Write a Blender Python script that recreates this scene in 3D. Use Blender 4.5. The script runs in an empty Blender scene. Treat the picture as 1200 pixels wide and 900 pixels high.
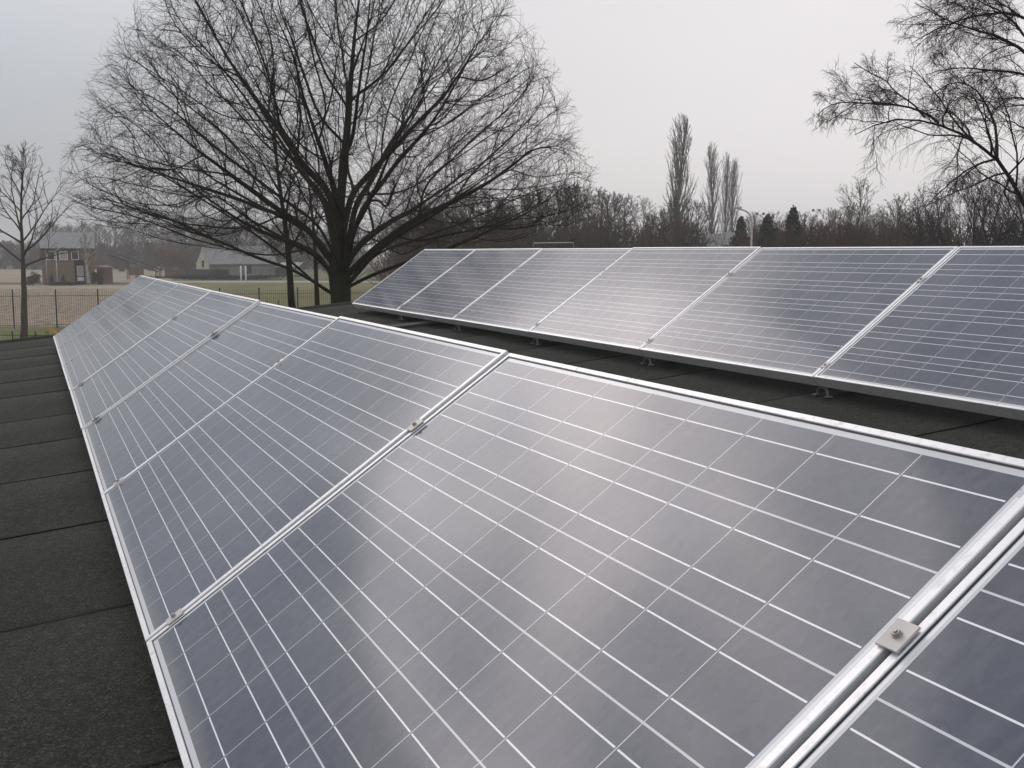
import bpy, bmesh, math, random
import numpy as np
from mathutils import Vector, Matrix

# ------------------------------------------------------------------ camera
S = bpy.context.scene
COL = S.collection
R = math.radians
CAM = np.array([-0.1786, -0.7716, 0.7894])
YAW, PITCH, FPX = 0.42416, 0.1233, 1247.75          # radians, radians, focal length for a 1200 px wide picture
cam_d = bpy.data.cameras.new("camera")
cam_d.sensor_width = 36.0
cam_d.lens = 36.0 * FPX / 1200.0
cam_d.clip_start = 0.02
cam_d.clip_end = 5000.0
cam = bpy.data.objects.new("camera", cam_d)
COL.objects.link(cam)
cam.location = CAM
cam.rotation_euler = (math.pi / 2 - PITCH, 0, -YAW)
S.camera = cam

# ------------------------------------------------------------------ render settings, sky, sun
S.render.engine = 'CYCLES'
S.cycles.use_denoising = True
S.cycles.max_bounces = 6
S.cycles.diffuse_bounces = 3
S.cycles.glossy_bounces = 3
S.cycles.transparent_max_bounces = 8
S.cycles.volume_bounces = 1
S.cycles.caustics_reflective = False
S.cycles.caustics_refractive = False
S.view_settings.view_transform = 'Standard'
S.view_settings.look = 'None'
S.view_settings.exposure = 0.0
S.view_settings.gamma = 1.0

SUN_AZ, SUN_EL = R(-7.0), R(35.0)                     # azimuth from +Y towards +X
world = bpy.data.worlds.new("World")
S.world = world
world.use_nodes = True
HAZE_DENSITY = 0.0009


def N(nt, typ, **kw):
    n = nt.nodes.new(typ)
    for k, v in kw.items():
        setattr(n, k, v)
    return n


def math_node(nt, op, a, b=None, c=None, clamp=False):
    n = nt.nodes.new('ShaderNodeMath')
    n.operation = op
    n.use_clamp = clamp
    for i, x in enumerate((a, b, c)):
        if x is None:
            continue
        if isinstance(x, (int, float)):
            n.inputs[i].default_value = x
        else:
            nt.links.new(x, n.inputs[i])
    return n.outputs[0]


def vmath(nt, op, a, b=None, scale=None):
    n = nt.nodes.new('ShaderNodeVectorMath')
    n.operation = op
    for i, x in enumerate((a, b)):
        if x is None:
            continue
        if isinstance(x, (tuple, list)):
            n.inputs[i].default_value = x
        else:
            nt.links.new(x, n.inputs[i])
    if scale is not None:
        if isinstance(scale, (int, float)):
            n.inputs['Scale'].default_value = scale
        else:
            nt.links.new(scale, n.inputs['Scale'])
    return n


def mix_col(nt, fac, a, b, mode='MIX'):
    n = nt.nodes.new('ShaderNodeMix')
    n.data_type = 'RGBA'
    n.blend_type = mode
    for s, x in ((n.inputs[0], fac), (n.inputs[6], a), (n.inputs[7], b)):
        if isinstance(x, (int, float)):
            s.default_value = x
        elif isinstance(x, (tuple, list)):
            s.default_value = (*x[:3], 1)
        else:
            nt.links.new(x, s)
    return n.outputs[2]


def noise(nt, vec, scale, detail=4, rough=.55, dist=0.0):
    n = nt.nodes.new('ShaderNodeTexNoise')
    n.inputs['Scale'].default_value = scale
    n.inputs['Detail'].default_value = detail
    n.inputs['Roughness'].default_value = rough
    n.inputs['Distortion'].default_value = dist
    if vec is not None:
        nt.links.new(vec, n.inputs['Vector'])
    return n


def ramp(nt, fac, stops, interp='LINEAR'):
    n = nt.nodes.new('ShaderNodeValToRGB')
    n.color_ramp.interpolation = interp
    e = n.color_ramp.elements
    while len(e) < len(stops):
        e.new(0.5)
    for el, (p, c) in zip(e, stops):
        el.position = p
        el.color = (*c, 1) if len(c) == 3 else c
    nt.links.new(fac, n.inputs[0])
    return n.outputs[0]


def dirv(az, el):
    az, el = R(az), R(el)
    return (math.sin(az) * math.cos(el), math.cos(az) * math.cos(el), math.sin(el))


def build_world():
    nt = world.node_tree
    nt.nodes.clear()
    out = N(nt, 'ShaderNodeOutputWorld')
    bg = N(nt, 'ShaderNodeBackground')
    bg.inputs['Strength'].default_value = 0.125
    nt.links.new(bg.outputs[0], out.inputs[0])
    tc = N(nt, 'ShaderNodeTexCoord')
    d = vmath(nt, 'NORMALIZE', tc.outputs['Generated']).outputs[0]
    sky = N(nt, 'ShaderNodeTexSky', sky_type='NISHITA')
    sky.sun_disc = False
    sky.sun_elevation = SUN_EL
    sky.sun_rotation = SUN_AZ
    sky.air_density, sky.dust_density, sky.ozone_density = 1.0, 4.0, 1.0
    # an overcast cloud deck over that sky: grey, paler low down, with broad soft thin places
    sep = N(nt, 'ShaderNodeSeparateXYZ')
    nt.links.new(d, sep.inputs[0])
    deck = ramp(nt, math_node(nt, 'ADD', sep.outputs[2], 0.0, clamp=True),
                [(0.0, (.615, .582, .578)), (.12, (.63, .61, .617)), (.30, (.655, .65, .67)), (.55, (.62, .64, .70)), (1.0, (.60, .63, .69))])
    cur = deck

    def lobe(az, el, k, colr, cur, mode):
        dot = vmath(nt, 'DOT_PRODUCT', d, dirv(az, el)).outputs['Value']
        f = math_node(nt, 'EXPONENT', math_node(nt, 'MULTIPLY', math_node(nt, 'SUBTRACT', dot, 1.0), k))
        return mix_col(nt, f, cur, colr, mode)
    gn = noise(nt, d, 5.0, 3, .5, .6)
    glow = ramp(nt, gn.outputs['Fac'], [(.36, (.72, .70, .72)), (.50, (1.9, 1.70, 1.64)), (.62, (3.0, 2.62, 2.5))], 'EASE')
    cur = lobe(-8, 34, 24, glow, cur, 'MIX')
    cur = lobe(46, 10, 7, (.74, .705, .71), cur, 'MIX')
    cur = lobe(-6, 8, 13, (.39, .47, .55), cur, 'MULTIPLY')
    sc = N(nt, 'ShaderNodeMapping')
    sc.inputs['Scale'].default_value = (1, 1, 2.4)
    nt.links.new(d, sc.inputs[0])
    n1 = noise(nt, sc.outputs[0], 5.5, 3, .5, .3)
    cl = ramp(nt, n1.outputs['Fac'], [(.28, (.48, .53, .64)), (.5, (1, 1, 1)), (.72, (1.50, 1.44, 1.38))], 'EASE')
    # the deck breaks up overhead and is smooth towards the horizon
    cur = mix_col(nt, ramp(nt, sep.outputs[2], [(.22, (.03, .03, .03)), (.42, (1, 1, 1))]), cur, mix_col(nt, 1.0, cur, cl, 'MULTIPLY'))
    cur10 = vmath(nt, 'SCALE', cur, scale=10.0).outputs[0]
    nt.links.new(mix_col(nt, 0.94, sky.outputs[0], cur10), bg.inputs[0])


build_world()
sun_d = bpy.data.lights.new("sun", 'SUN')
sun_d.energy = 0.28
sun_d.angle = R(30)
sun_d.color = (1.0, .92, .90)
sun = bpy.data.objects.new("sun", sun_d)
COL.objects.link(sun)
_v = Vector((math.sin(SUN_AZ) * math.cos(SUN_EL), math.cos(SUN_AZ) * math.cos(SUN_EL), math.sin(SUN_EL)))
sun.rotation_euler = _v.to_track_quat('Z', 'Y').to_euler()
sun.location = (0, 60, 40)

# ------------------------------------------------------------------ helpers
EYE = 4.0                                            # eye height above the ground
G = CAM[2] - EYE                                     # ground level
FW = np.array([math.sin(YAW), math.cos(YAW)])
RT = np.array([math.cos(YAW), -math.sin(YAW)])


def at(u, d, z=None, v=None):
    """World point at picture column u, d metres ahead of the camera, height z (or picture row v)."""
    if v is not None:
        k = (450 - v) / FPX
        h = d * (k * math.cos(PITCH) - math.sin(PITCH)) / (math.cos(PITCH) + k * math.sin(PITCH))
    else:
        h = (G if z is None else z) - CAM[2]
    zc = d * math.cos(PITCH) - h * math.sin(PITCH)
    m = (u - 600) * zc / FPX
    p = CAM[:2] + FW * d + RT * m
    return Vector((p[0], p[1], CAM[2] + h))


def tag(o, label=None, cat=None, group=None, kind=None):
    for k, v in (('label', label), ('category', cat), ('group', group), ('kind', kind)):
        if v:
            o[k] = v
    return o


def thing(name, loc, label, cat, group=None, rz=0.0):
    o = bpy.data.objects.new(name, None)
    o.empty_display_size = .2
    COL.objects.link(o)
    o.location = loc
    o.rotation_euler = (0, 0, rz)
    return tag(o, label, cat, group)


def link_mesh(name, me, mat, parent=None, smooth=False):
    o = bpy.data.objects.new(name, me)
    COL.objects.link(o)
    if mat is not None:
        me.materials.append(mat)
    if parent is not None:
        o.parent = parent
    if smooth:
        me.polygons.foreach_set('use_smooth', [True] * len(me.polygons))
    return o


def np_mesh(name, verts, quads=None, tris=None):
    me = bpy.data.meshes.new(name)
    verts = np.asarray(verts, dtype=np.float32)
    idx, tot = [], []
    if quads is not None and len(quads):
        idx.append(np.asarray(quads, dtype=np.int32).ravel())
        tot.append(np.full(len(quads), 4, dtype=np.int32))
    if tris is not None and len(tris):
        idx.append(np.asarray(tris, dtype=np.int32).ravel())
        tot.append(np.full(len(tris), 3, dtype=np.int32))
    idx = np.concatenate(idx)
    tot = np.concatenate(tot)
    me.vertices.add(len(verts))
    me.vertices.foreach_set('co', verts.ravel())
    me.loops.add(len(idx))
    me.loops.foreach_set('vertex_index', idx)
    me.polygons.add(len(tot))
    st = np.concatenate([[0], np.cumsum(tot)[:-1]]).astype(np.int32)
    me.polygons.foreach_set('loop_start', st)
    me.polygons.foreach_set('loop_total', tot)
    me.update(calc_edges=True)
    return me


class MB:
    """Collects boxes, prisms and tubes for one mesh."""
    def __init__(s):
        s.bm = bmesh.new()

    def box(s, x0, x1, y0, y1, z0, z1, bevel=0.0, mat=None):
        vs = [s.bm.verts.new((x, y, z)) for z in (z0, z1) for y in (y0, y1) for x in (x0, x1)]
        fs = [s.bm.faces.new([vs[i] for i in f]) for f in
              ((0, 2, 3, 1), (4, 5, 7, 6), (0, 1, 5, 4), (2, 6, 7, 3), (0, 4, 6, 2), (1, 3, 7, 5))]
        if bevel:
            ed = list({e for f in fs for e in f.edges})
            r = bmesh.ops.bevel(s.bm, geom=ed, offset=bevel, segments=2, affect='EDGES', profile=.6)
        if mat is not None:
            bmesh.ops.transform(s.bm, matrix=mat, verts=[v for v in vs if v.is_valid])
        return s

    def prism(s, poly, z0, z1, axis='z'):
        """poly in two coordinates, extruded along the third."""
        def p(a, b, c):
            return {'z': (a, b, c), 'y': (a, c, b), 'x': (c, a, b)}[axis]
        lo = [s.bm.verts.new(p(a, b, z0)) for a, b in poly]
        hi = [s.bm.verts.new(p(a, b, z1)) for a, b in poly]
        n = len(poly)
        fs = [s.bm.faces.new(lo[::-1]), s.bm.faces.new(hi)]
        for i in range(n):
            j = (i + 1) % n
            fs.append(s.bm.faces.new((lo[i], lo[j], hi[j], hi[i])))
        bmesh.ops.recalc_face_normals(s.bm, faces=fs)
        return s

    def tube(s, pts, rad, k=8, cap=True):
        pts = [Vector(p) for p in pts]
        if not isinstance(rad, (list, tuple)):
            rad = [rad] * len(pts)
        rings = []
        ref = None
        for i, p in enumerate(pts):
            t = (pts[min(i + 1, len(pts) - 1)] - pts[max(i - 1, 0)]).normalized()
            if ref is None:
                ref = t.orthogonal().normalized()
            ref = (ref - t * ref.dot(t)).normalized()
            b = t.cross(ref)
            rings.append([s.bm.verts.new(p + (ref * math.cos(a) + b * math.sin(a)) * rad[i])
                          for a in (2 * math.pi * q / k for q in range(k))])
        for a, b in zip(rings, rings[1:]):
            for q in range(k):
                f = s.bm.faces.new((a[q], a[(q + 1) % k], b[(q + 1) % k], b[q]))
                f.smooth = k > 6
        if cap:
            s.bm.faces.new(rings[0][::-1])
            s.bm.faces.new(rings[-1])
        return s

    def sheet(s, poly):
        s.bm.faces.new([s.bm.verts.new(p) for p in poly])
        return s

    def build(s, name, mat, parent=None):
        me = bpy.data.meshes.new(name)
        s.bm.to_mesh(me)
        s.bm.free()
        return link_mesh(name, me, mat, parent)


def copy_tree(o, parent=None):
    c = o.copy()
    COL.objects.link(c)
    if parent is not None:
        c.parent = parent
        c.matrix_parent_inverse = o.matrix_parent_inverse.copy()
    for ch in list(o.children):
        copy_tree(ch, c)
    return c


ORD = ['first', 'second', 'third', 'fourth', 'fifth', 'sixth', 'seventh', 'eighth', 'ninth', 'tenth', 'eleventh',
       'twelfth', 'thirteenth', 'fourteenth', 'fifteenth', 'sixteenth', 'seventeenth', 'eighteenth', 'nineteenth', 'twentieth']


# ------------------------------------------------------------------ materials
def new_mat(name):
    m = bpy.data.materials.new(name)
    m.use_nodes = True
    nt = m.node_tree
    return m, nt, nt.nodes['Principled BSDF']


def varied(name, c1, c2, scale=4.0, rough=.8, metallic=0.0, bump=0.0, bscale=None, detail=5, coord='Object', spec=.35, lo=.35, hi=.65):
    m, nt, b = new_mat(name)
    tc = N(nt, 'ShaderNodeTexCoord')
    n = noise(nt, tc.outputs[coord], scale, detail, .6)
    c = ramp(nt, n.outputs['Fac'], [(lo, c1), (hi, c2)])
    nt.links.new(c, b.inputs['Base Color'])
    b.inputs['Roughness'].default_value = rough
    b.inputs['Metallic'].default_value = metallic
    b.inputs['Specular IOR Level'].default_value = spec
    if bump:
        n2 = noise(nt, tc.outputs[coord], bscale or scale * 4, 4, .6)
        bp = N(nt, 'ShaderNodeBump')
        bp.inputs['Strength'].default_value = bump
        bp.inputs['Distance'].default_value = .02
        nt.links.new(n2.outputs['Fac'], bp.inputs['Height'])
        nt.links.new(bp.outputs[0], b.inputs['Normal'])
    return m


# solar module dimensions
PITCH_Y = 1.445          # module pitch along a row
LEN, WID, DEP = 1.437, 0.990, 0.050
CS, CY = 0.1575, 0.1545  # cell pitch up the slope and along the row
MS, MY = (WID - 6 * CS) / 2, (LEN - 9 * CY) / 2


def mat_cells():
    m, nt, b = new_mat('solar_laminate')
    tc = N(nt, 'ShaderNodeTexCoord')
    sp = N(nt, 'ShaderNodeSeparateXYZ')
    nt.links.new(tc.outputs['Object'], sp.inputs[0])
    x, y = sp.outputs[0], sp.outputs[1]
    M = lambda op, a, b_=None, c=None: math_node(nt, op, a, b_, c)
    u = M('DIVIDE', M('SUBTRACT', x, MS), CS)
    v = M('DIVIDE', M('SUBTRACT', y, MY), CY)
    fu, fv = M('FRACT', u), M('FRACT', v)
    du = M('MULTIPLY', M('SUBTRACT', .5, M('ABSOLUTE', M('SUBTRACT', fu, .5))), CS)   # metres to the nearest cell border
    dv = M('MULTIPLY', M('SUBTRACT', .5, M('ABSOLUTE', M('SUBTRACT', fv, .5))), CY)
    inside = M('MULTIPLY', M('MULTIPLY', M('GREATER_THAN', u, 0), M('LESS_THAN', u, 6)),
               M('MULTIPLY', M('GREATER_THAN', v, 0), M('LESS_THAN', v, 9)))
    cell = M('MULTIPLY', inside, M('MULTIPLY', M('GREATER_THAN', du, .0015), M('GREATER_THAN', dv, .0008)))
    # two bus bars per cell, run along the row
    bar = M('LESS_THAN', M('MULTIPLY', M('ABSOLUTE', M('SUBTRACT', M('ABSOLUTE', M('SUBTRACT', fu, .5)), .242)), CS), .00125)
    barc = M('MULTIPLY', M('MULTIPLY', bar, inside), M('GREATER_THAN', dv, .0030))
    # ribbon tails and the collector ribbon in the end margins
    endm = M('MULTIPLY', M('GREATER_THAN', u, .2), M('LESS_THAN', u, 5.8))
    off = M('ABSOLUTE', M('SUBTRACT', y, LEN / 2))
    rib = M('MULTIPLY', endm, M('LESS_THAN', M('ABSOLUTE', M('SUBTRACT', off, LEN / 2 - .0172)), .0022))
    # crystals
    vor = N(nt, 'ShaderNodeTexVoronoi')
    vor.inputs['Scale'].default_value = 75
    nt.links.new(tc.outputs['Object'], vor.inputs['Vector'])
    oi = N(nt, 'ShaderNodeObjectInfo')
    wn = N(nt, 'ShaderNodeTexWhiteNoise', noise_dimensions='4D')
    cv = N(nt, 'ShaderNodeCombineXYZ')
    nt.links.new(M('FLOOR', u), cv.inputs[0])
    nt.links.new(M('FLOOR', v), cv.inputs[1])
    nt.links.new(cv.outputs[0], wn.inputs['Vector'])
    nt.links.new(oi.outputs['Random'], wn.inputs['W'])
    vv = M('ADD', M('MULTIPLY', N_sep(nt, vor.outputs['Color']), .45), M('MULTIPLY', wn.outputs['Value'], .55))
    ccell = ramp(nt, vv, [(.12, (.044, .058, .090)), (.88, (.076, .091, .128))])
    # dust film with fine specks
    dn = noise(nt, tc.outputs['Object'], 2.3, 4, .6)
    # rain-washed dust: thin streaks that run down the slope and a dirtier lower edge
    mp = N(nt, 'ShaderNodeMapping')
    mp.inputs['Scale'].default_value = (.7, 22, 1)
    nt.links.new(tc.outputs['Object'], mp.inputs[0])
    st = noise(nt, mp.outputs[0], 1.6, 5, .65)
    streak = ramp(nt, st.outputs['Fac'], [(.5, (0, 0, 0)), (.8, (.14, .14, .14))])
    low = ramp(nt, M('ADD', x, M('MULTIPLY', M('SUBTRACT', dn.outputs['Fac'], .5), .06)), [(.014, (.45, .45, .45)), (.05, (0, 0, 0))])
    dust = ramp(nt, dn.outputs['Fac'], [(.3, (.015, .015, .015)), (.75, (.09, .09, .09))])
    dust = mix_col(nt, 1.0, mix_col(nt, 1.0, dust, streak, 'ADD'), low, 'ADD')
    ccell = mix_col(nt, dust, ccell, (.30, .29, .27))
    back = mix_col(nt, cell, (.62, .63, .64), ccell)
    back = mix_col(nt, barc, back, (.86, .86, .87))
    back = mix_col(nt, rib, back, (.88, .88, .89))
    sv = N(nt, 'ShaderNodeTexVoronoi')
    sv.inputs['Scale'].default_value = 60
    sv.inputs['Randomness'].default_value = 1
    nt.links.new(tc.outputs['Object'], sv.inputs['Vector'])
    spk = M('MULTIPLY', M('LESS_THAN', sv.outputs['Distance'], .075), M('GREATER_THAN', N_sep(nt, sv.outputs['Color']), .62))
    back = mix_col(nt, M('MULTIPLY', spk, .7), back, (.035, .033, .03))
    nt.links.new(back, b.inputs['Base Color'])
    b.inputs['IOR'].default_value = 1.5
    rn = noise(nt, tc.outputs['Object'], 6, 4, .6)
    nt.links.new(M('MULTIPLY_ADD', rn.outputs['Fac'], .06, .08), b.inputs['Roughness'])
    gn = noise(nt, tc.outputs['Object'], 2.0, 1, .5)
    bp = N(nt, 'ShaderNodeBump')
    bp.inputs['Strength'].default_value = .025
    bp.inputs['Distance'].default_value = .01
    nt.links.new(gn.outputs['Fac'], bp.inputs['Height'])
    nt.links.new(bp.outputs[0], b.inputs['Normal'])
    return m


def N_sep(nt, colr):
    s = N(nt, 'ShaderNodeSeparateColor')
    nt.links.new(colr, s.inputs[0])
    return s.outputs[0]


def mat_frame():
    m, nt, b = new_mat('anodised_aluminium')
    tc = N(nt, 'ShaderNodeTexCoord')
    n = noise(nt, tc.outputs['Object'], 14, 5, .65)
    n2 = noise(nt, tc.outputs['Object'], 90, 3, .6)
    c = ramp(nt, n.outputs['Fac'], [(.25, (.76, .76, .75)), (.5, (.84, .84, .84)), (.8, (.87, .87, .87))])
    stain = ramp(nt, n2.outputs['Fac'], [(.60, (1, 1, 1)), (.78, (.72, .70, .64))])
    c = mix_col(nt, .5, c, mix_col(nt, 1.0, c, stain, 'MULTIPLY'))
    sp = N(nt, 'ShaderNodeSeparateXYZ')
    nt.links.new(tc.outputs['Object'], sp.inputs[0])
    mx = math_node(nt, 'MINIMUM', sp.outputs[0], math_node(nt, 'SUBTRACT', WID, sp.outputs[0]))
    my = math_node(nt, 'MINIMUM', sp.outputs[1], math_node(nt, 'SUBTRACT', LEN, sp.outputs[1]))
    mitre = math_node(nt, 'LESS_THAN', math_node(nt, 'ABSOLUTE', math_node(nt, 'SUBTRACT', mx, my)), .00045)
    c = mix_col(nt, math_node(nt, 'MULTIPLY', mitre, .8), c, (.06, .06, .06))
    n3 = noise(nt, tc.outputs['Object'], 45, 5, .7)
    n4 = noise(nt, tc.outputs['Object'], 3.5, 3, .6)
    grime = math_node(nt, 'MULTIPLY', ramp(nt, n3.outputs['Fac'], [(.52, (0, 0, 0)), (.66, (1, 1, 1))]), ramp(nt, n4.outputs['Fac'], [(.45, (.05, .05, .05)), (.65, (.6, .6, .6))]))
    c = mix_col(nt, grime, c, (.30, .28, .23))
    nt.links.new(c, b.inputs['Base Color'])
    b.inputs['Metallic'].default_value = .45
    nt.links.new(math_node(nt, 'MULTIPLY_ADD', n.outputs['Fac'], .25, .30), b.inputs['Roughness'])
    return m


def mat_felt():
    m, nt, b = new_mat('bitumen_felt')
    tc = N(nt, 'ShaderNodeTexCoord')
    o = tc.outputs['Object']
    grit = N(nt, 'ShaderNodeTexVoronoi')
    grit.inputs['Scale'].default_value = 300
    nt.links.new(o, grit.inputs['Vector'])
    f1 = noise(nt, o, 120, 4, .75)
    f2 = noise(nt, o, 28, 4, .6)
    f3 = noise(nt, o, 2.2, 5, .6)
    g = ramp(nt, N_sep(nt, grit.outputs['Color']), [(0, (.012, .012, .012)), (.6, (.026, .029, .021)), (.9, (.050, .055, .042)), (1, (.086, .091, .074))])
    a = ramp(nt, f1.outputs['Fac'], [(.3, (.45, .45, .45)), (.7, (1.5, 1.5, 1.45))])
    c = mix_col(nt, 1.0, g, a, 'MULTIPLY')
    c = mix_col(nt, 1.0, c, ramp(nt, f2.outputs['Fac'], [(.32, (.72, .72, .72)), (.68, (1.28, 1.28, 1.25))]), 'MULTIPLY')
    c = mix_col(nt, 1.0, c, ramp(nt, f3.outputs['Fac'], [(.3, (.80, .80, .79)), (.7, (1.2, 1.2, 1.15))]), 'MULTIPLY')
    nt.links.new(c, b.inputs['Base Color'])
    b.inputs['Roughness'].default_value = .9
    b.inputs['Specular IOR Level'].default_value = .25
    h = math_node(nt, 'ADD', math_node(nt, 'MULTIPLY', f1.outputs['Fac'], .6), grit.outputs['Distance'])
    bp = N(nt, 'ShaderNodeBump')
    bp.inputs['Strength'].default_value = .8
    bp.inputs['Distance'].default_value = .004
    nt.links.new(h, bp.inputs['Height'])
    nt.links.new(bp.outputs[0], b.inputs['Normal'])
    return m


def mat_brick(name, c1, c2, mortar, sc=1.0):
    m, nt, b = new_mat(name)
    tc = N(nt, 'ShaderNodeTexCoord')
    sp = N(nt, 'ShaderNodeSeparateXYZ')
    nt.links.new(tc.outputs['Object'], sp.inputs[0])
    cb = N(nt, 'ShaderNodeCombineXYZ')
    nt.links.new(math_node(nt, 'ADD', sp.outputs[0], sp.outputs[1]), cb.inputs[0])
    nt.links.new(sp.outputs[2], cb.inputs[1])
    br = N(nt, 'ShaderNodeTexBrick')
    br.inputs['Scale'].default_value = 1.0 * sc
    br.inputs['Brick Width'].default_value = .22
    br.inputs['Row Height'].default_value = .0625
    br.inputs['Mortar Size'].default_value = .008
    br.inputs['Color1'].default_value = (*c1, 1)
    br.inputs['Color2'].default_value = (*c2, 1)
    br.inputs['Mortar'].default_value = (*mortar, 1)
    nt.links.new(cb.outputs[0], br.inputs['Vector'])
    n = noise(nt, tc.outputs['Object'], 1.5, 4, .6)
    c = mix_col(nt, 1.0, br.outputs['Color'], ramp(nt, n.outputs['Fac'], [(.3, (.8, .8, .8)), (.7, (1.15, 1.15, 1.15))]), 'MULTIPLY')
    nt.links.new(c, b.inputs['Base Color'])
    b.inputs['Roughness'].default_value = .9
    return m


def mat_bark(name, c1, c2, moss=None, scale=9):
    m, nt, b = new_mat(name)
    tc = N(nt, 'ShaderNodeTexCoord')
    mp = N(nt, 'ShaderNodeMapping')
    mp.inputs['Scale'].default_value = (1, 1, .25)
    nt.links.new(tc.outputs['Object'], mp.inputs[0])
    n = noise(nt, mp.outputs[0], scale, 6, .65)
    c = ramp(nt, n.outputs['Fac'], [(.3, c1), (.7, c2)])
    if moss:
        n2 = noise(nt, tc.outputs['Object'], 1.7, 4, .6)
        c = mix_col(nt, ramp(nt, n2.outputs['Fac'], [(.42, (0, 0, 0)), (.62, (.75, .75, .75))]), c, moss)
    nt.links.new(c, b.inputs['Base Color'])
    b.inputs['Roughness'].default_value = .95
    b.inputs['Specular IOR Level'].default_value = .15
    bp = N(nt, 'ShaderNodeBump')
    bp.inputs['Strength'].default_value = .6
    bp.inputs['Distance'].default_value = .03
    nt.links.new(n.outputs['Fac'], bp.inputs['Height'])
    nt.links.new(bp.outputs[0], b.inputs['Normal'])
    return m


def plain(name, c, rough=.6, metallic=0.0):
    return varied(name, tuple(x * .85 for x in c), tuple(min(1, x * 1.12) for x in c), 6, rough, metallic)


M_CELL = mat_cells()
M_FRAME = mat_frame()
M_FELT = mat_felt()
M_GASKET = plain('black_sealant', (.035, .035, .04), .5)
M_BITUMEN = plain('bitumen_bead', (.004, .004, .004), .95)
M_STEEL = plain('weathered_steel', (.24, .23, .21), .55, .5)
M_CLAMP = plain('cast_clamp_metal', (.58, .55, .52), .5, .3)
M_BOLT = plain('bolt_steel', (.46, .42, .40), .4, .6)
M_PIPE = plain('grey_conduit', (.16, .15, .15), .6)
M_BRICK_RED = mat_brick('red_brown_brick', (.125, .052, .034), (.09, .040, .028), (.14, .12, .10))
M_BRICK_TAN = mat_brick('tan_brick', (.17, .118, .070), (.135, .094, .058), (.20, .17, .135))
M_BRICK_OWN = mat_brick('roof_building_brick', (.24, .15, .11), (.19, .11, .08), (.30, .28, .25))
M_TILE = varied('grey_roof_tile', (.19, .19, .19), (.27, .265, .26), 3.0, .7)
M_TILE_RED = varied('brown_roof_tile', (.16, .11, .10), (.22, .16, .14), 3.0, .8)
M_ETERNIT = varied('pale_cement_sheet', (.20, .195, .19), (.27, .26, .25), 1.2, .9)
M_WHITE = plain('white_paint', (.74, .74, .73), .5)
M_PALE = plain('galvanised_pole', (.48, .49, .49), .5, .2)
M_DARKSTEEL = plain('dark_green_black_steel', (.025, .028, .028), .5)
M_GLASS = plain('dark_window_glass', (.05, .055, .06), .08)
M_CURTAIN = plain('net_curtain', (.38, .38, .38), .9)
M_DARK = plain('dark_recess', (.02, .02, .022), .8)
M_YELLOW = plain('yellow_paint', (.55, .30, .02), .45)
M_STAKE = varied('weathered_stake', (.05, .04, .03), (.10, .08, .06), 8, .9)
M_PLASTER = varied('cream_plaster', (.42, .39, .30), (.52, .48, .38), 1.4, .9)
M_BARK_OLD = mat_bark('old_bark', (.016, .014, .011), (.042, .036, .027), (.034, .037, .015))
M_TWIG = mat_bark('twig_bark', (.032, .026, .021), (.055, .045, .037))
M_BARK_BLACK = mat_bark('dark_bark', (.024, .020, .019), (.05, .042, .038))
M_BARK_GREY = mat_bark('grey_bark', (.06, .052, .042), (.11, .095, .075), (.075, .080, .040))
M_TWIG_BROWN = mat_bark('brown_twigs', (.066, .042, .031), (.104, .069, .052))
M_TWIG_RED = mat_bark('red_brown_twigs', (.115, .043, .031), (.15, .064, .048))
M_TWIG_PALE = mat_bark('pale_twigs', (.20, .175, .145), (.31, .275, .235))
M_TWIG_OLIVE = mat_bark('olive_twigs', (.050, .045, .032), (.078, .069, .047))
M_BIRCH = mat_bark('white_birch_bark', (.10, .09, .08), (.55, .53, .49), None, 6)
M_LEAF_DARK = varied('dark_conifer', (.020, .030, .021), (.045, .060, .036), 2.2, .9)
M_LEAF_BUSH = varied('bush_green', (.030, .045, .020), (.06, .08, .035), 2.2, .9)
M_LEAF_RUST = varied('rusty_dead_leaves', (.10, .05, .028), (.19, .095, .05), 1.2, .9)

# ------------------------------------------------------------------ ground
def ground_sheet(name, pts, z, mat):
    mb = MB()
    mb.sheet([(p[0], p[1], z) for p in pts])
    o = mb.build(name, mat)
    return tag(o, kind='structure')


def px_quad(u0, u1, d0, d1, u2=None, u3=None):
    """Ground quad from columns u0..u1 at d0 to u2..u3 at d1."""
    u2 = u0 if u2 is None else u2
    u3 = u1 if u3 is None else u3
    return [at(u0, d0), at(u1, d0), at(u3, d1), at(u2, d1)]


M_MEADOW = varied('winter_meadow', (.070, .068, .034), (.125, .110, .058), .12, .95, bump=.3, bscale=6, detail=8)
M_PLOUGH = varied('stubble_soil', (.11, .082, .050), (.34, .27, .185), 2.4, .95, bump=.6, bscale=5, detail=9, lo=.38, hi=.62)
M_STRAW = varied('pale_dry_verge', (.22, .19, .13), (.33, .285, .20), .25, .95, detail=7)
M_GREEN = varied('green_grass', (.075, .092, .018), (.13, .14, .036), .3, .95, detail=8)
M_PITCH = varied('sports_grass', (.095, .095, .024), (.165, .148, .046), .10, .95, detail=8)
M_SAND = varied('sandy_track', (.30, .25, .19), (.40, .34, .27), .4, .95, detail=7)
M_FIELD = varied('pale_stubble_field', (.22, .18, .125), (.31, .26, .19), .08, .95, detail=7)

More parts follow.
